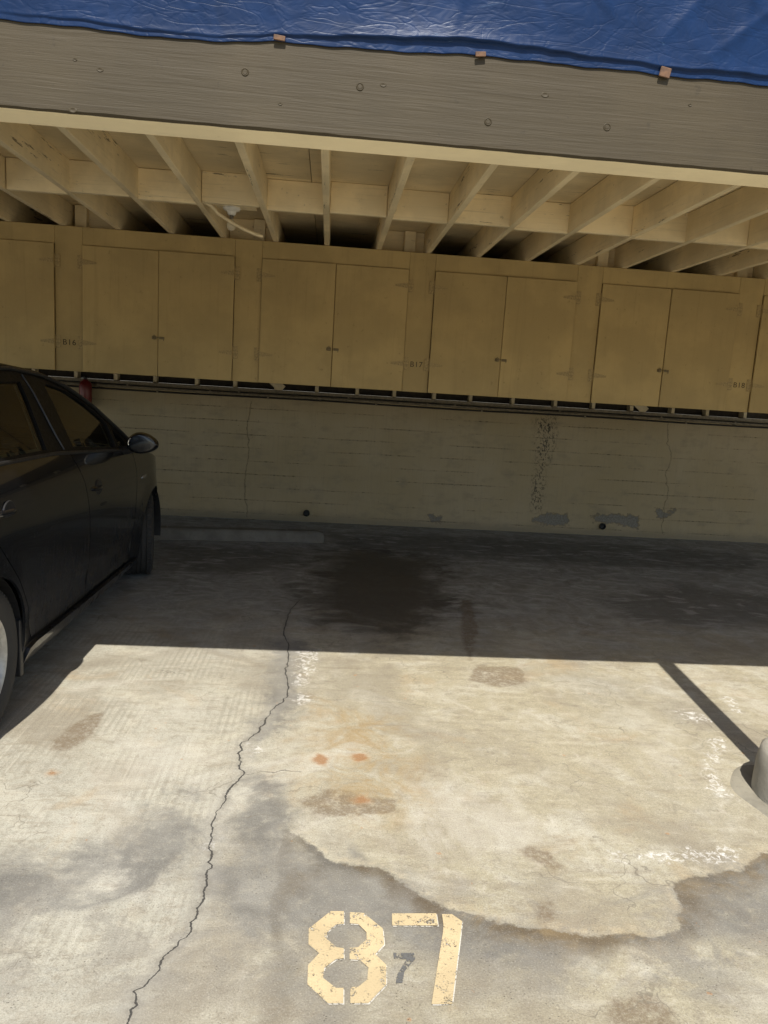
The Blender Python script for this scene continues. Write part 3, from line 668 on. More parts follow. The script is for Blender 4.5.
# blue tarp hanging over the roof edge
def tarp():
    ex = [p[0] for p in TARP_EDGE]; ez = [p[1] for p in TARP_EDGE]
    xs_ = np.arange(-3.2, 3.2, .009)
    T = np.concatenate([np.arange(0, .075, .003), np.arange(.075, .42, .008), np.arange(.42, 2.6, .12)])
    r = np.random.default_rng(5)
    waves = [(r.uniform(2, 22), r.uniform(-14, 14), r.uniform(0, 6.28), r.uniform(.5, 1)) for _ in range(26)]
    cre = [(r.uniform(-2.6, 2.6), r.uniform(-1.2, 1.2), r.uniform(.004, .010), r.uniform(.007, .02), r.uniform(-.1, .3)) for _ in range(70)]
    def co(X, S):
        e = np.interp(X, ex, ez, left=ez[0], right=ez[-1])+.0015*np.sin(X*23)+.001*np.sin(X*57+1)
        ztop = 2.80
        z = np.minimum(e+S, ztop); over = np.maximum(e+S-ztop, 0)
        wr = np.zeros_like(X)
        for a, b, p, am in waves: wr += am*np.sin(a*X*.6+b*S*.8+p)/(1+.08*(a+abs(b)))
        wr = wr/6.0
        for x0, sl, am, wd, s0 in cre:                                  # sharp creases running up the sheet
            d = (X-x0-sl*S)/np.hypot(1, sl)
            wr += am/.016*np.exp(-np.abs(d)/wd)*np.clip((S-s0)/.05, 0, 1)*np.clip((s0+.35-S)/.12, 0, 1)*.8
        hem = .020+.010*np.sin(X*2.1+.5)+.006*np.sin(X*5.3)
        lip = np.clip((S-hem)/.004, 0, 1)*np.maximum(0, .007+.006*np.sin(X*1.9+.6)+.003*np.sin(X*6.1))
        lip = lip*np.exp(-np.maximum(S-hem, 0)/.05)
        y = 2.4165-(.006+.007*np.clip((X+.6)/1.6, 0, 1))*(wr+.35)*np.clip((S-.01)/.12, .03, 1)-lip-.02*np.clip((S-.03)/.3, 0, 1)
        y = np.minimum(y, 2.4165)
        y = np.where(over > 0, 2.40-.012*wr+over, y); z = z+np.where(over > 0, .012*wr, 0)
        return np.stack([X, y, z], 1)
    me, _ = grid_mesh('blue_tarp', xs_, T, co)
    for p in me.polygons: p.use_smooth = True
    o = link('blue_tarp', me, M['tarp'])
    s = o.modifiers.new('sheet', 'SOLIDIFY'); s.thickness = .001; s.offset = 1
    return tag(o, 'wrinkled blue plastic tarp hanging over the roof edge above the taupe beam', 'tarp')
tarp()
for (x, z), (ww, hh, rot), lab in zip(CLEATS, ((.034, .014, 4), (.032, .014, -6), (.034, .028, 8)), ('thin brown wooden cleat pinning the tarp hem, farthest left on the beam', 'flat brown wooden cleat pinning the tarp hem near the middle of the beam', 'chunky square brown wooden cleat pinning the tarp hem toward the right end')):
    bm = bmesh.new(); add_box(bm, (-ww/2, -.003, -hh/2), (ww/2, .003, hh/2), .0015)
    o = link('wooden_cleat', mesh_of(bm, 'wooden_cleat'), M['cleat']); o.location = (x, 2.4085, z); o.rotation_euler = (.1, math.radians(rot), .05)
    tag(o, lab, 'wooden cleat', 'cleats pinning the tarp')

# ------------------------------------------------------------------ storage cabinets
CY, CZ0, CZ1, DZ1, PITCHC = 6.219, 1.474, 2.577, 2.444, 1.3829
STL, STW = -2.177, .212              # left edge and width of the stile under the number B16
DWID = (PITCHC-STW)/2
def door_mesh(wd):
    bm = bmesh.new(); hgt = DZ1-CZ0-.005; nx, nz = 6, 8
    add_box(bm, (0, -.018, 0), (wd, 0, hgt), .0025); return mesh_of(bm, 'door')
dmesh = door_mesh(DWID-.0035); dmesh.materials.append(M['cab'])
def hinge_mesh(sgn):
    bm = bmesh.new()
    add_box(bm, (-sgn*.042 if sgn > 0 else 0.004, -.004, -.05), (0 if sgn > 0 else .042+.004, 0, .05), .001)
    add_tube(bm, [(0, -.006, -.052), (0, -.006, .052)], .006, 8)
    poly = [(0, -.022), (0, .022), (sgn*.105, .004), (sgn*.105, -.010)]
    A = [bm.verts.new((x, -.0225, z)) for x, z in poly]; B = [bm.verts.new((x, -.0182, z)) for x, z in poly]
    bm.faces.new(A); bm.faces.new(B[::-1])
    for i in range(4): bm.faces.new((A[i], A[(i+1) % 4], B[(i+1) % 4], B[i]))
    fix(bm); me = mesh_of(bm, 'hinge'); me.materials.append(M['hinge']); return me
hm = {1: hinge_mesh(1), -1: hinge_mesh(-1)}
def hasp_mesh():
    bm = bmesh.new()
    add_box(bm, (-.044, -.022, -.012), (-.006, -.0185, .012), .001)
    add_box(bm, (-.036, -.034, -.014), (-.014, -.023, .006), .003)
    add_tube(bm, [(-.032, -.029, .005), (-.032, -.029, .015), (-.025, -.029, .021), (-.018, -.029, .015), (-.018, -.029, .005)], .0028, 8)
    fix(bm); me = mesh_of(bm, 'hasp', True); me.materials.append(M['lock']); return me
def hook_mesh():
    bm = bmesh.new()
    add_box(bm, (.004, -.023, -.010), (.046, -.0185, .010), .001)
    add_tube(bm, [(-.012, -.026, .003), (.032, -.026, .004), (.040, -.025, .001), (.040, -.024, -.022)], .0026, 8)
    fix(bm); me = mesh_of(bm, 'latch', True); me.materials.append(M['lock']); return me
haspm, hookm = hasp_mesh(), hook_mesh()
def text_mesh(s, size, ext=.0008, shear=0, space=1.0):
    cu = bpy.data.curves.new('txt', 'FONT'); cu.body = s; cu.size = size; cu.extrude = ext; cu.align_x = 'CENTER'; cu.align_y = 'CENTER'; cu.shear = shear; cu.space_character = space
    t = bpy.data.objects.new('txt', cu); COL.objects.link(t); bpy.context.view_layer.update()
    me = bpy.data.meshes.new_from_object(t.evaluated_get(bpy.context.evaluated_depsgraph_get()))
    bpy.data.objects.remove(t); bpy.data.curves.remove(cu); return me
def cabinet(i, label, number=None, warp=(0, 0)):
    xl = STL+PITCHC*i
    t = thing('storage_cabinet', label, 'storage cabinet', (xl, CY, CZ0), 'storage cabinets along the back wall')
    def part(name, me, mat, parent=t, loc=None):
        o = bpy.data.objects.new(name, me); COL.objects.link(o); o.parent = parent
        if mat is not None and not me.materials: me.materials.append(mat)
        if loc is not None: o.location = loc
        return o
    W, H = PITCHC, CZ1-CZ0; dh = DZ1-CZ0
    bm = bmesh.new(); add_box(bm, (.001, 0, 0), (STW-.001, .02, H), .0015); part('stile', mesh_of(bm, 'stile'), M['cab'])
    bm = bmesh.new(); add_box(bm, (STW+.0005, 0, dh), (W-.0005, .02, H), .0015); part('header', mesh_of(bm, 'header'), M['cab'])
    bm = bmesh.new()
    add_box(bm, (.004, .0205, .002), (W-.004, WY-CY-.06, .016)); add_box(bm, (.004, .0205, .0165), (.018, WY-CY-.06, H-.022)); add_box(bm, (W-.018, .0205, .0165), (W-.004, WY-CY-.06, H-.022))
    add_box(bm, (.004, .0205, H-.0215), (W-.004, WY-CY-.06, H-.006)); add_box(bm, (.019, .032, .017), (W-.019, .036, H-.022))
    part('carcass', mesh_of(bm, 'carcass'), M['cabdark'])
    for s in (0, 1):
        d = part('door', dmesh, None)
        d.location = (STW+.0018+s*DWID, -.001-(.006 if warp[s] else 0), .001); d.rotation_euler = (math.radians(warp[s]*.5), 0, math.radians(warp[s]))
        sg = 1 if s == 0 else -1
        for z in (.235, .85): part('hinge', hm[sg], None, d, (0 if s == 0 else DWID-.006, 0, z-.01))
        if s == 0: part('hasp', haspm, None, d, (DWID-.006, 0, .30))
        else: part('latch', hookm, None, d, (.003, 0, .30))
    if number:
        me = text_mesh(number, .062, .0006, 0, 1.12); me.transform(Matrix.Rotation(math.pi/2, 4, 'X'))
        me.materials.clear(); part('cabinet_number', me, M['label'], t, (STW/2, -.0012, .222))
    return t
cabinet(-1, 'dim mustard cabinet cut off by the left edge, behind the black car roof')
cabinet(0, 'mustard double door cabinet right of the stile marked B16, beside the car roof', 'B16', (0, .35))
cabinet(1, 'mustard double door cabinet left of the stile marked B17, its left door standing slightly proud', None, (-.8, 0))
cabinet(2, 'mustard double door cabinet right of the stile marked B17', 'B17', (-.2, .15))
cabinet(3, 'mustard double door cabinet left of the stile marked B18', None, (0, .25))
cabinet(4, 'mustard cabinet right of the stile marked B18, cut off by the right edge', 'B18')

# ------------------------------------------------------------------ lamp holder and cable
lamp = thing('ceiling_lamp', 'small white porcelain lamp holder with a bare unlit bulb between the joists', 'lamp', (-.70, 5.24, 2.60))
bm = bmesh.new(); add_box(bm, (-.10, -.06, 0), (.16, .06, .02), .003); link('mounting_board', mesh_of(bm, 'mounting_board'), M['joist'], lamp)
bm = bmesh.new(); add_lathe(bm, [(0, 0), (.056, 0), (.058, -.010), (.050, -.020), (.030, -.028), (.024, -.048), (.020, -.052), (0, -.052)], 28); fix(bm); link('lamp_holder', mesh_of(bm, 'lamp_holder', True), M['porcelain'], lamp)
bm = bmesh.new(); add_lathe(bm, [(.0135, -.053), (.0135, -.075)], 20); fix(bm); link('bulb_cap', mesh_of(bm, 'bulb_cap', True), M['steel'], lamp)
bm = bmesh.new(); add_lathe(bm, [(.0135, -.075), (.018, -.085), (.028, -.105), (.030, -.120), (.024, -.138), (.012, -.147), (0, -.149)], 24); fix(bm); link('bulb', mesh_of(bm, 'bulb', True), M['bulb'], lamp)
bm = bmesh.new(); add_tube(bm, [(-.86, 5.16, 2.60), (-.82, 5.18, 2.585), (-.78, 5.2, 2.545), (-.70, 5.19, 2.50), (-.62, 5.21, 2.465), (-.55, 5.24, 2.445), (-.50, 5.28, 2.44)], .011, 10)
tag(link('flexible_conduit', mesh_of(bm, 'flexible_conduit', True), M['block']), 'cream flexible conduit drooping past the bare bulb between the joists', 'conduit')

# ------------------------------------------------------------------ pier, post, collar, wheel stop, red canister
PX, PY = 1.942, 2.575
bm = bmesh.new(); add_lathe(bm, [(0, .19), (.165, .19), (.182, .186), (.192, .174), (.200, .12), (.204, .0), (.204, -.05)], 48); fix(bm)
for v in bm.verts: v.co += v.normal*0+Vector((random.uniform(-.0015, .0015), random.uniform(-.0015, .0015), random.uniform(-.001, .001)))
pier = link('concrete_pier', mesh_of(bm, 'concrete_pier', True), M['pier']); pier.location = (PX, PY, 0)
tag(pier, 'round pale concrete pier on the floor at the right edge', 'pier')
bm = bmesh.new(); add_lathe(bm, [(.20, .005), (.24, .005), (.262, .003), (.275, .0015), (.285, -.004)], 64); fix(bm)
for v in bm.verts:
    a = math.atan2(v.co.y, v.co.x); k = 1+.03*math.sin(3*a+1)+.02*math.sin(7*a)
    if v.co.length > .24: v.co.x *= k; v.co.y *= k
link('collar', mesh_of(bm, 'collar', True), M['collar'], pier)
bm = bmesh.new(); add_box(bm, (-.0475, -.0475, 0), (.0475, .0475, BZ0-.19-.004), .004)
post = link('timber_post', mesh_of(bm, 'timber_post'), M['post']); post.location = (PX-.047, 2.49, .1905)
tag(post, 'square taupe timber post standing on the round concrete pier under the beam', 'post')

ws = thing('wheel_stop', 'low grey concrete wheel stop lying on the floor in front of the back wall', 'wheel stop', (.01, 7.02, 0))
bm = bmesh.new(); Lw = 1.83
prof = [(0, 0), (.012, .085), (.03, .102), (.135, .102), (.153, .085), (.165, 0)]
rows = []
for i in range(25):
    x = -Lw*i/24; e = .02 if i in (0, 24) else 0
    rows.append([bm.verts.new((x, yy+random.uniform(-.002, .002), max(0, zz-(e if zz > .05 else 0)+random.uniform(-.002, .002)))) for yy, zz in prof])
for a, b in zip(rows[:-1], rows[1:]):
    for k in range(5): bm.faces.new((a[k], a[k+1], b[k+1], b[k]))
bm.faces.new(rows[0][::-1]); bm.faces.new(rows[-1]); fix(bm)
link('stop_block', mesh_of(bm, 'stop_block'), M['wheelstop'], ws); ws.rotation_euler = (0, 0, math.radians(6.5))
for xx in (-.35, -1.45):
    bm = bmesh.new(); add_lathe(bm, [(0, .106), (.009, .106), (.011, .098)], 12, Matrix.Translation((xx, .083, 0))); fix(bm); link('anchor_pin', mesh_of(bm, 'anchor_pin', True), M['steel'], ws)

rc = thing('red_canister', 'small dark red canister hung on the wall beyond the black car', 'canister', (-2.50, 7.98, 1.12))
bm = bmesh.new(); add_lathe(bm, [(0, 0), (.055, 0), (.062, .01), (.062, .22), (.05, .25), (.024, .268), (.022, .275), (0, .275)], 28); fix(bm); link('cylinder', mesh_of(bm, 'cylinder', True), M['red'], rc)
bm = bmesh.new(); add_lathe(bm, [(.018, .276), (.018, .30), (0, .30)], 16); add_box(bm, (-.012, -.07, .30), (.012, .02, .312), .002); fix(bm); link('valve', mesh_of(bm, 'valve'), M['pipe_dark'], rc)
bm = bmesh.new(); add_box(bm, (-.03, .064, .05), (.03, .118, .20), .002); link('bracket', mesh_of(bm, 'bracket'), M['steel'], rc)

# ------------------------------------------------------------------ the black hatchback
CXC = -2.14
car = thing('parked_car', 'dusty black hatchback parked nose-in toward the back wall', 'car', (CXC, 4.27, 0))
CL = Vector(car.location)
_z = [.12, .17, .25, .45, .62, .75, .85, .95, 1.05, 1.2, 1.35, 1.45, 1.5]
_w = [.79, .81, .84, .858, .868, .872, .867, .85, .815, .735, .655, .59, .52]
def smooth_interp(x, xs_, ys_):
    s = 0
    for k in (-2, -1, 0, 1, 2): s += np.interp(x+k*.018, xs_, ys_)
    return s/5
RWY, FWY, WR, AR = 2.895, 5.63, .312, .357
def plan(y):
    if y > 5.5: return 1-.40*((y-5.5)/.9)**2.4
    if y < 2.9: return 1-.16*((2.9-y)/.8)**2
    return 1.
def halfw(y, z):
    v = smooth_interp(z, _z, _w)*plan(y)
    for cy in (RWY, FWY):                                   # soft flare round the arches
        d = math.hypot(y-cy, z-.31); v += .013*math.exp(-((d-AR)/.06)**2) if d > AR-.03 else .013*math.exp(-(.03/.06)**2)
    v -= .010*math.exp(-((z-.33)/.07)**2)*(1 if 3.3 < y < 5.2 else 0)   # hollow above the sill
    return v
def Fz(y): return float(np.interp(y, [2.0, 5.0, 5.2, 5.6, 6.0, 6.25, 6.42], [1.1, .985, .965, .91, .81, .72, .63]))
def Ez(y): return float(smooth_interp(y, [2.10, 2.3, 2.6, 3.0, 3.4, 3.87, 4.19, 4.44, 4.73, 5.04, 5.24], [1.07, 1.215, 1.35, 1.435, 1.478, 1.486, 1.462, 1.405, 1.29, 1.105, .965]))
def Bz(y): return float(np.interp(y, [2.1, 3.0, 3.8, 4.9, 5.24], [1.065, 1.085, 1.07, .995, .955]))
def arc(cy, a0, a1, n=26, R=AR): return [(cy+R*math.cos(a0+(a1-a0)*k/n), .31+R*math.sin(a0+(a1-a0)*k/n)) for k in range(n+1)]
def dens(poly, st=.035):
    out = []
    for a, b in zip(poly, poly[1:]+poly[:1]):
        n = max(1, int(math.hypot(b[0]-a[0], b[1]-a[1])/st))
        out += [(a[0]+(b[0]-a[0])*k/n, a[1]+(b[1]-a[1])*k/n) for k in range(n)]
    return out
def inside(p, poly):
    c = False; j = len(poly)-1
    for i in range(len(poly)):
        if (poly[i][1] > p[1]) != (poly[j][1] > p[1]) and p[0] < (poly[j][0]-poly[i][0])*(p[1]-poly[i][1])/(poly[j][1]-poly[i][1])+poly[i][0]: c = not c
        j = i
    return c
def side_panel(name, outer, mat, parent, sgn, holes=(), inset=0., thick=.012, st=.05, fn=halfw):
    outer = dens(outer); holes = [dens(h) for h in holes]
    vs_ = []; es = []
    for lp in [outer]+holes:
        b = len(vs_); vs_ += lp; es += [(b+i, b+(i+1) % len(lp)) for i in range(len(lp))]
    y0, y1 = min(p[0] for p in outer), max(p[0] for p in outer); z0, z1 = min(p[1] for p in outer), max(p[1] for p in outer)
    B = np.array(vs_)
    for yy in np.arange(y0, y1, st):
        for zz in np.arange(z0, z1, st):
            if inside((yy, zz), outer) and not any(inside((yy, zz), h) for h in holes) and np.min(np.hypot(B[:, 0]-yy, B[:, 1]-zz)) > .018: vs_.append((yy, zz))
    V, _, Fc, *_r = delaunay_2d_cdt([Vector(v) for v in vs_], es, [], 0, 1e-5)
    bm = bmesh.new()
    vv = [bm.verts.new(Vector((CXC+sgn*(fn(v[0], v[1])-inset), v[0], v[1]))-CL) for v in V]
    for f in Fc:
        c = sum((V[i] for i in f), Vector((0, 0)))/len(f)
        if inside(c, outer) and not any(inside(c, h) for h in holes):
            try: fc = bm.faces.new([vv[i] for i in f])
            except ValueError: continue
            fc.normal_update()
            if fc.normal.x*sgn < 0: fc.normal_flip()
            fc.smooth = True
    for v in [v for v in bm.verts if not v.link_faces]: bm.verts.remove(v)
    o = link(name, mesh_of(bm, name), mat, parent)
    if thick:
        s = o.modifiers.new('t', 'SOLIDIFY'); s.thickness = thick; s.offset = -1
        e = o.modifiers.new('e', 'EDGE_SPLIT'); e.split_angle = math.radians(45)
    return o
G = .0035
rdr = [(2.95, 1.083), (2.955, .90), (2.99, .78), (3.16, .60), (3.31, .40), (3.375, .27)]          # rear door's rear edge, top to bottom
seam = [(4.145, .245), (4.15, .45), (4.12, .70), (4.07, .90), (3.985, 1.06)]                       # between the doors, bottom to top
fseam = [(5.06, .215), (5.10, .45), (5.12, .65), (5.13, .85), (5.10, .975)]
ins_y = lambda pts, d: [(a+d, b) for a, b in pts]
# door handles, one shape turned for both sides
def handle(door, sgn, yc, zc):
    X = CXC+sgn*halfw(yc, zc)
    bm = bmesh.new(); add_lathe(bm, [(0, .0025), (.036, .0022), (.046, .0015), (.049, -.004)], 26, Matrix.Translation(Vector((X, yc+.03, zc))-CL) @ Matrix.Rotation(sgn*math.pi/2, 4, 'Y') @ Matrix.Diagonal((1.0, 1.25, 1, 1))); fix(bm)
    link('handle_recess', mesh_of(bm, 'handle_recess', True), M['black_plastic'], door)
    bm = bmesh.new(); pts = []
    for k in range(9):
        u = k/8; pts.append(Vector((X+sgn*(-.014+.020*math.sin(math.pi*min(1, max(0, u)))**.5), yc-.10+.20*u, zc+.010-.012*u))-CL)
    add_tube(bm, pts, [.010, .013, .014, .014, .014, .014, .014, .013, .009], 10); fix(bm)
    link('door_handle', mesh_of(bm, 'door_handle', True), M['paint'], door)
fg = [(4.085, 1.082), (4.155, 1.385), (4.20, 1.405), (4.42, 1.365), (4.62, 1.29), (4.80, 1.195), (4.835, 1.165), (4.80, 1.022)]
qg = [(4.885, 1.135), (5.085, .995), (4.85, 1.012)]
rg = [(3.06, 1.105), (3.10, 1.32), (3.45, 1.405), (3.87, 1.412), (3.82, 1.30), (3.73, 1.095)]
tg = [(2.42, 1.12), (2.62, 1.255), (2.97, 1.335), (2.95, 1.10)]
frame_outer = [(y, Bz(y)+.003) for y in np.linspace(2.3, 5.2, 24)]+[(y, Ez(y)) for y in np.linspace(5.2, 2.3, 40)]
def shrink(p, d):
    c = (sum(a for a, _ in p)/len(p), sum(b for _, b in p)/len(p))
    return [(a+(a-c[0])/max(.05, math.hypot(a-c[0], b-c[1]))*d, b+(b-c[1])/max(.05, math.hypot(a-c[0], b-c[1]))*d) for a, b in p]
for sgn in (1, -1):
    q = [(2.16, 1.062), (2.2, .45), (2.3, .22), (RWY-AR*math.cos(.25)-.02, .222)]+arc(RWY, math.pi+.25, -.25)[::1]
    # quarter panel wraps over the rear arch
    quarter = [(2.14, .40), (2.2, .25)]+[p for p in arc(RWY, math.pi+.17, -.17)]+[(3.33, .25), (3.372, .262)]
    quarter += [(a-G, b) for a, b in rdr[::-1]]+[(y, Bz(y)) for y in np.linspace(2.9, 2.14, 8)]
    side_panel('rear_quarter_panel', quarter, M['paint'], car, sgn)
    rd = side_panel('rear_door', [(a+G, b) for a, b in rdr]+[(3.6, .260)]+[(a-G, b) for a, b in seam]+[(y, Bz(y)) for y in np.linspace(3.9, 3.0, 6)], M['paint'], car, sgn)
    handle(rd, sgn, 3.085, .895)
    fd = side_panel('front_door', [(a+G, b) for a, b in seam[::-1]]+[(4.6, .232)]+[(a-G, b) for a, b in fseam]+[(y, Bz(y)) for y in np.linspace(5.05, 4.05, 8)], M['paint'], car, sgn)
    handle(fd, sgn, 4.26, .835)
    fen = [(a+G, b) for a, b in fseam[::-1]]+[(5.25, .215)]+arc(FWY, math.pi+.26, -.30)+[(6.12, .19), (6.40, .22)]+[(y, Fz(y)) for y in np.linspace(6.40, 5.15, 14)]
    side_panel('front_fender', fen, M['paint'], car, sgn)
    side_panel('rocker_panel', [(3.262, .19), (3.30, .245)]+[(y, .253-.022*(y-3.375)) for y in np.linspace(3.375, 5.0, 12)]+[(5.22, .21), (5.24, .172), (4.2, .168)], M['paint'], car, sgn, inset=0, thick=.02, fn=lambda y, z: .862-.9*max(0, .235-z)**1.3)
    fr = side_panel('window_frame', frame_outer, M['frame'], car, sgn, [fg, qg, rg, tg], inset=.004, thick=.03)
    side_panel('cabin_trim', frame_outer, M['trim'], car, sgn, [shrink(q_, -.008) for q_ in (fg, qg, rg, tg)], inset=.040, thick=.004)
    for nm, poly in (('front_door_window', fg), ('front_quarter_window', qg), ('rear_door_window', rg), ('rear_quarter_window', tg)):
        side_panel(nm, shrink(poly, .012), M['glass'], car, sgn, inset=.016, thick=0)
    # bright edge of the pillar and dark belt strip
    bm = bmesh.new(); add_tube(bm, [Vector((CXC+sgn*(halfw(y, z)+.001), y, z))-CL for y, z in [(3.955, 1.445), (3.94, 1.36), (3.93, 1.25), (3.925, 1.15), (3.935, 1.08)]], .006, 8); fix(bm)
    link('pillar_trim', mesh_of(bm, 'pillar_trim', True), M['black_plastic'], fr)
    bm = bmesh.new(); add_tube(bm, [Vector((CXC+sgn*(halfw(y, Bz(y))+.003), y, Bz(y)+.003))-CL for y in np.linspace(2.95, 5.12, 30)], .009, 8); fix(bm)
    link('belt_moulding', mesh_of(bm, 'belt_moulding', True), M['black_plastic'], fr)
    bm = bmesh.new(); add_tube(bm, [Vector((CXC+sgn*(halfw(y, Ez(y)-.012)+.006), y, Ez(y)-.012))-CL for y in np.linspace(2.5, 5.16, 44)], .010, 8); fix(bm)
    link('drip_moulding', mesh_of(bm, 'drip_moulding', True), M['black_plastic'], fr)
    # door mirror
    mx = CXC+sgn*.97
    mir = None
    bm = bmesh.new(); bmesh.ops.create_icosphere(bm, subdivisions=4, radius=1)
    for v in bm.verts:
        x, y, z = v.co
        y2 = y if y > -.55 else -.55+(y+.55)*.12
        v.co = Vector((x*.098*(1-.12*z), y2*.085, z*.068*(1-.18*x*sgn)))
        v.co = Vector((mx, 4.87, 1.052))+v.co-CL
    fix(bm); mir = link('door_mirror', mesh_of(bm, 'door_mirror', True, 50), M['paint'], car)
    bm = bmesh.new(); add_lathe(bm, [(0, 0), (.9, 0), (1, .06)], 28, Matrix.Translation(Vector((mx, 4.825, 1.052))-CL) @ Matrix.Rotation(math.pi/2, 4, 'X') @ Matrix.Diagonal((.082, .052, .03, 1))); fix(bm)
    link('mirror_glass', mesh_of(bm, 'mirror_glass', True), M['chrome'], mir)
    bm = bmesh.new(); add_tube(bm, [Vector((CXC+sgn*.80, 4.93, .99))-CL, Vector((CXC+sgn*.87, 4.90, 1.0))-CL, Vector((mx-sgn*.02, 4.88, 1.025))-CL], [.03, .028, .022], 12); fix(bm)
    link('mirror_arm', mesh_of(bm, 'mirror_arm', True), M['black_plastic'], mir)
    # fender badge
    bt = text_mesh('HYBRID', .036, .0012, .25, 1.05)
    bt.transform(Matrix.Rotation(math.pi/2, 4, 'X')); bt.transform(Matrix.Rotation(sgn*math.pi/2, 4, 'Z'))
    bt.transform(Matrix.Translation(Vector((CXC+sgn*(halfw(5.32, .775)+.002), 5.32, .775))-CL)); bt.materials.clear()
    link('badge', bt, M['chrome'], car)
    bm = bmesh.new(); X = CXC+sgn*.80
    add_box(bm, Vector((X-.20, 3.225, .14))-CL, Vector((X+.048, 3.258, .40))-CL, .004); link('mud_flap', mesh_of(bm, 'mud_flap'), M['black_plastic'], car)
    # wheels
    for wy, steer in ((RWY, 0), (FWY, 15)):
        Mx = Matrix.Translation(Vector((CXC+sgn*.757, wy, WR))-CL) @ Matrix.Rotation(math.radians(steer), 4, 'Z') @ Matrix.Rotation(sgn*math.pi/2, 4, 'Y')
        bm = bmesh.new()
        prof = [(.200, -.085), (.225, -.098), (.275, -.102), (.298, -.092), (.309, -.078), (.311, -.055), (.303, -.054), (.303, -.048), (.312, -.047), (.312, -.018), (.303, -.017), (.303, -.011), (.312, -.010),
                (.312, .010), (.303, .011), (.303, .017), (.312, .018), (.312, .047), (.303, .048), (.303, .054), (.311, .055), (.309, .078), (.298, .092), (.275, .102), (.225, .098), (.203, .085), (.200, .07)]
        add_lathe(bm, prof, 72, None, True)
        for k in range(72):                                             # shoulder tread blocks
            a = k*math.tau/72
            for s2 in (-1, 1): add_box(bm, (.300, -.008, s2*.070-.016), (.3135, .008, s2*.070+.016), .002, Matrix.Rotation(a, 4, 'Z'))
        bmesh.ops.transform(bm, matrix=Mx, verts=bm.verts[:]); fix(bm)
        ty = link('wheel', mesh_of(bm, 'wheel', True, 35), M['tyre'], car)
        bm = bmesh.new(); add_lathe(bm, [(.204, -.08), (.190, -.07), (.186, .06), (.196, .082), (.206, .088), (.207, .080)], 56)
        add_lathe(bm, [(0, .080), (.030, .081), (.040, .074), (.058, .068), (.058, .05), (0, .05)], 32)
        for k in range(7):
            a = k*math.tau/7
            for dd in (-.13, .13):
                add_box(bm, (.045, -.013, .050), (.196, .013, .072), .004, Matrix.Rotation(a+dd*.6, 4, 'Z'))
        bmesh.ops.transform(bm, matrix=Mx, verts=bm.verts[:]); fix(bm); link('rim', mesh_of(bm, 'rim', True, 35), M['rim'], ty)
        bm = bmesh.new(); add_lathe(bm, [(0, .015), (.14, .015), (.14, 0), (0, 0)], 36); bmesh.ops.transform(bm, matrix=Mx, verts=bm.verts[:]); fix(bm); link('brake_disc', mesh_of(bm, 'brake_disc', True), M['steel'], ty)
        # arch liner
        bm = bmesh.new(); R = AR+.004; n = 24
        A = []
        for k in range(n+1):
            a = -.25+(math.pi+.5)*k/n
            A.append([bm.verts.new(Vector((CXC+sgn*x, wy+R*math.cos(a), .31+R*math.sin(a)))-CL) for x in (.845, .55)])
        for p, q2 in zip(A[:-1], A[1:]): bm.faces.new((p[0], p[1], q2[1], q2[0]))
        bm.faces.new([p[1] for p in A]); fix(bm)
        link('arch_liner', mesh_of(bm, 'arch_liner'), M['black_plastic'], car)

def loft(name, rows, mat, smooth=True, thick=.0):
    bm = bmesh.new(); R = [[bm.verts.new(Vector(p)-CL) for p in r] for r in rows]
    for a, b in zip(R[:-1], R[1:]):
        for k in range(len(a)-1): bm.faces.new((a[k], a[k+1], b[k+1], b[k]))
    fix(bm)
    me = mesh_of(bm, name, smooth, 60); o = link(name, me, mat, car)
    if thick: s = o.modifiers.new('t', 'SOLIDIFY'); s.thickness = thick; s.offset = 0
    return o
T = np.linspace(-1, 1, 21)
def top_row(y, zf, crown, e=0.):
    h = halfw(y, zf(y))-e
    return [(CXC+h*t, y, zf(y)+crown*(1-abs(t)**2.4)) for t in T]
loft('roof_panel', [top_row(y, Ez, .045) for y in np.linspace(2.92, 4.42, 22)], M['paint'], True, .01)
loft('windscreen', [top_row(y, Ez, .045, .012) for y in np.linspace(4.425, 5.235, 14)], M['glass'])
loft('rear_window', [top_row(y, Ez, .040, .012) for y in np.linspace(2.36, 2.915, 10)], M['glass'])
loft('bonnet', [top_row(y, Fz, .055) for y in np.linspace(5.21, 6.40, 18)], M['paint'], True, .01)
h0 = halfw(6.40, Fz(6.40))
loft('front_bumper', [[(CXC+(halfw(6.40, z))*t, 6.40+.17*(1-abs(t)**2.2)*(1-((z-.42)/.5)**2*.5), z+.05*(1-abs(t)**2.4)*max(0, (z-.5)/.13)) for t in T] for z in (.63, .58, .5, .42, .34, .26, .2)], M['paint'], True, .01)
h1 = lambda z: halfw(2.14, min(z, 1.06))
loft('tailgate', [[(CXC+h1(z)*t*.97, 2.145-.03*(1-abs(t)**3)+.25*max(0, z-1.05), z) for t in T] for z in (1.20, 1.13, 1.06, .95, .85, .75, .66)], M['paint'], True, .01)
loft('rear_bumper', [[(CXC+h1(z)*t, 2.14-.075*(1-abs(t)**4), z) for t in T] for z in (.655, .6, .5, .4, .3, .25)], M['paint'], True, .01)
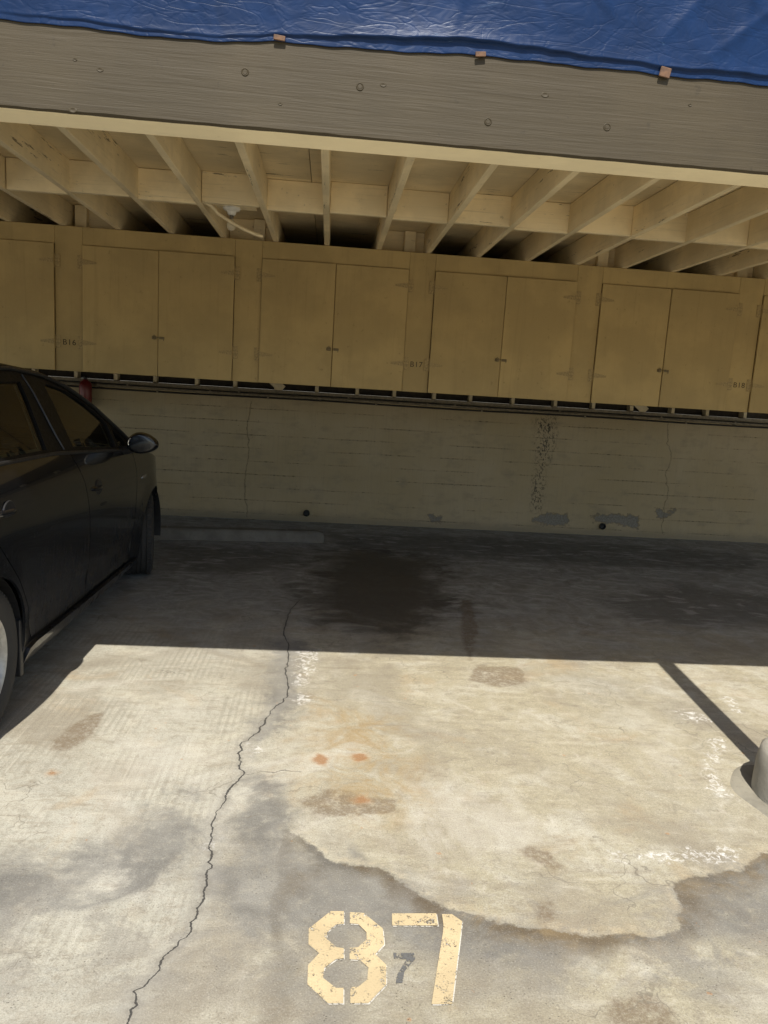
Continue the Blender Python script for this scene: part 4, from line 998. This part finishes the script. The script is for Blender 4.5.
for sgn in (1, -1):
    bm = bmesh.new(); add_box(bm, Vector((CXC+sgn*.62-.10, 2.085, .80))-CL, Vector((CXC+sgn*.62+.10, 2.14, 1.0))-CL, .02); link('tail_lamp', mesh_of(bm, 'tail_lamp'), M['lampred'], car)
    bm = bmesh.new(); bmesh.ops.create_uvsphere(bm, u_segments=20, v_segments=12, radius=1)
    for v in bm.verts: v.co = Vector((CXC+sgn*.50+v.co.x*.13, 6.36+v.co.y*.10, .60+v.co.z*.055))-CL
    link('headlight', mesh_of(bm, 'headlight', True), M['lampclear'], car)
bm = bmesh.new(); add_box(bm, Vector((CXC-.17, 2.068, .74))-CL, Vector((CXC+.17, 2.112, .86))-CL, .004); link('number_plate', mesh_of(bm, 'number_plate'), M['plate'], car)
# floor pan, sills, engine bay
bm = bmesh.new()
add_box(bm, Vector((CXC-.55, 2.25, .20))-CL, Vector((CXC+.55, 6.35, .32))-CL)
add_box(bm, Vector((CXC-.80, 3.28, .185))-CL, Vector((CXC+.80, 5.22, .33))-CL)
add_box(bm, Vector((CXC-.54, 5.24, .325))-CL, Vector((CXC+.54, 6.25, .70))-CL)
add_box(bm, Vector((CXC-.54, 2.25, .325))-CL, Vector((CXC+.54, 3.0, .60))-CL)
link('floor_pan', mesh_of(bm, 'floor_pan'), M['black_plastic'], car)
bm = bmesh.new(); add_box(bm, Vector((CXC-.76, 4.88, .60))-CL, Vector((CXC+.76, 5.22, .93))-CL, .06, None, 3); link('dashboard', mesh_of(bm, 'dashboard', True), M['seat'], car)
bm = bmesh.new(); add_lathe(bm, [(.165+.016*math.cos(a), .016*math.sin(a)) for a in np.linspace(0, math.tau, 13)[:-1]], 32, Matrix.Translation(Vector((CXC-.36, 4.74, .92))-CL) @ Matrix.Rotation(math.radians(65), 4, 'X'), True); fix(bm)
link('steering_wheel', mesh_of(bm, 'steering_wheel', True), M['black_plastic'], car)
def seat(x, y, wd):
    bm = bmesh.new()
    add_box(bm, (-wd/2, -.05, .36), (wd/2, .48, .52), .06, None, 3)
    add_box(bm, (-wd/2, -.14, .45), (wd/2, .0, 1.0), .055, Matrix.Translation((0, -.06, 0)) @ Matrix.Rotation(math.radians(14), 4, 'X') @ Matrix.Translation((0, .06, 0)), 3)
    for hx in ([0] if wd < .7 else [-.4, .4]):
        add_box(bm, (hx-.12, -.36, 1.02), (hx+.12, -.27, 1.18), .04, None, 3)
    bmesh.ops.transform(bm, matrix=Matrix.Translation(Vector((x, y, 0))-CL), verts=bm.verts[:])
    link('seat', mesh_of(bm, 'seat', True), M['seat'], car)
seat(CXC+.36, 4.05, .50); seat(CXC-.36, 4.05, .50); seat(CXC, 3.10, 1.28)
bpy.context.view_layer.update()
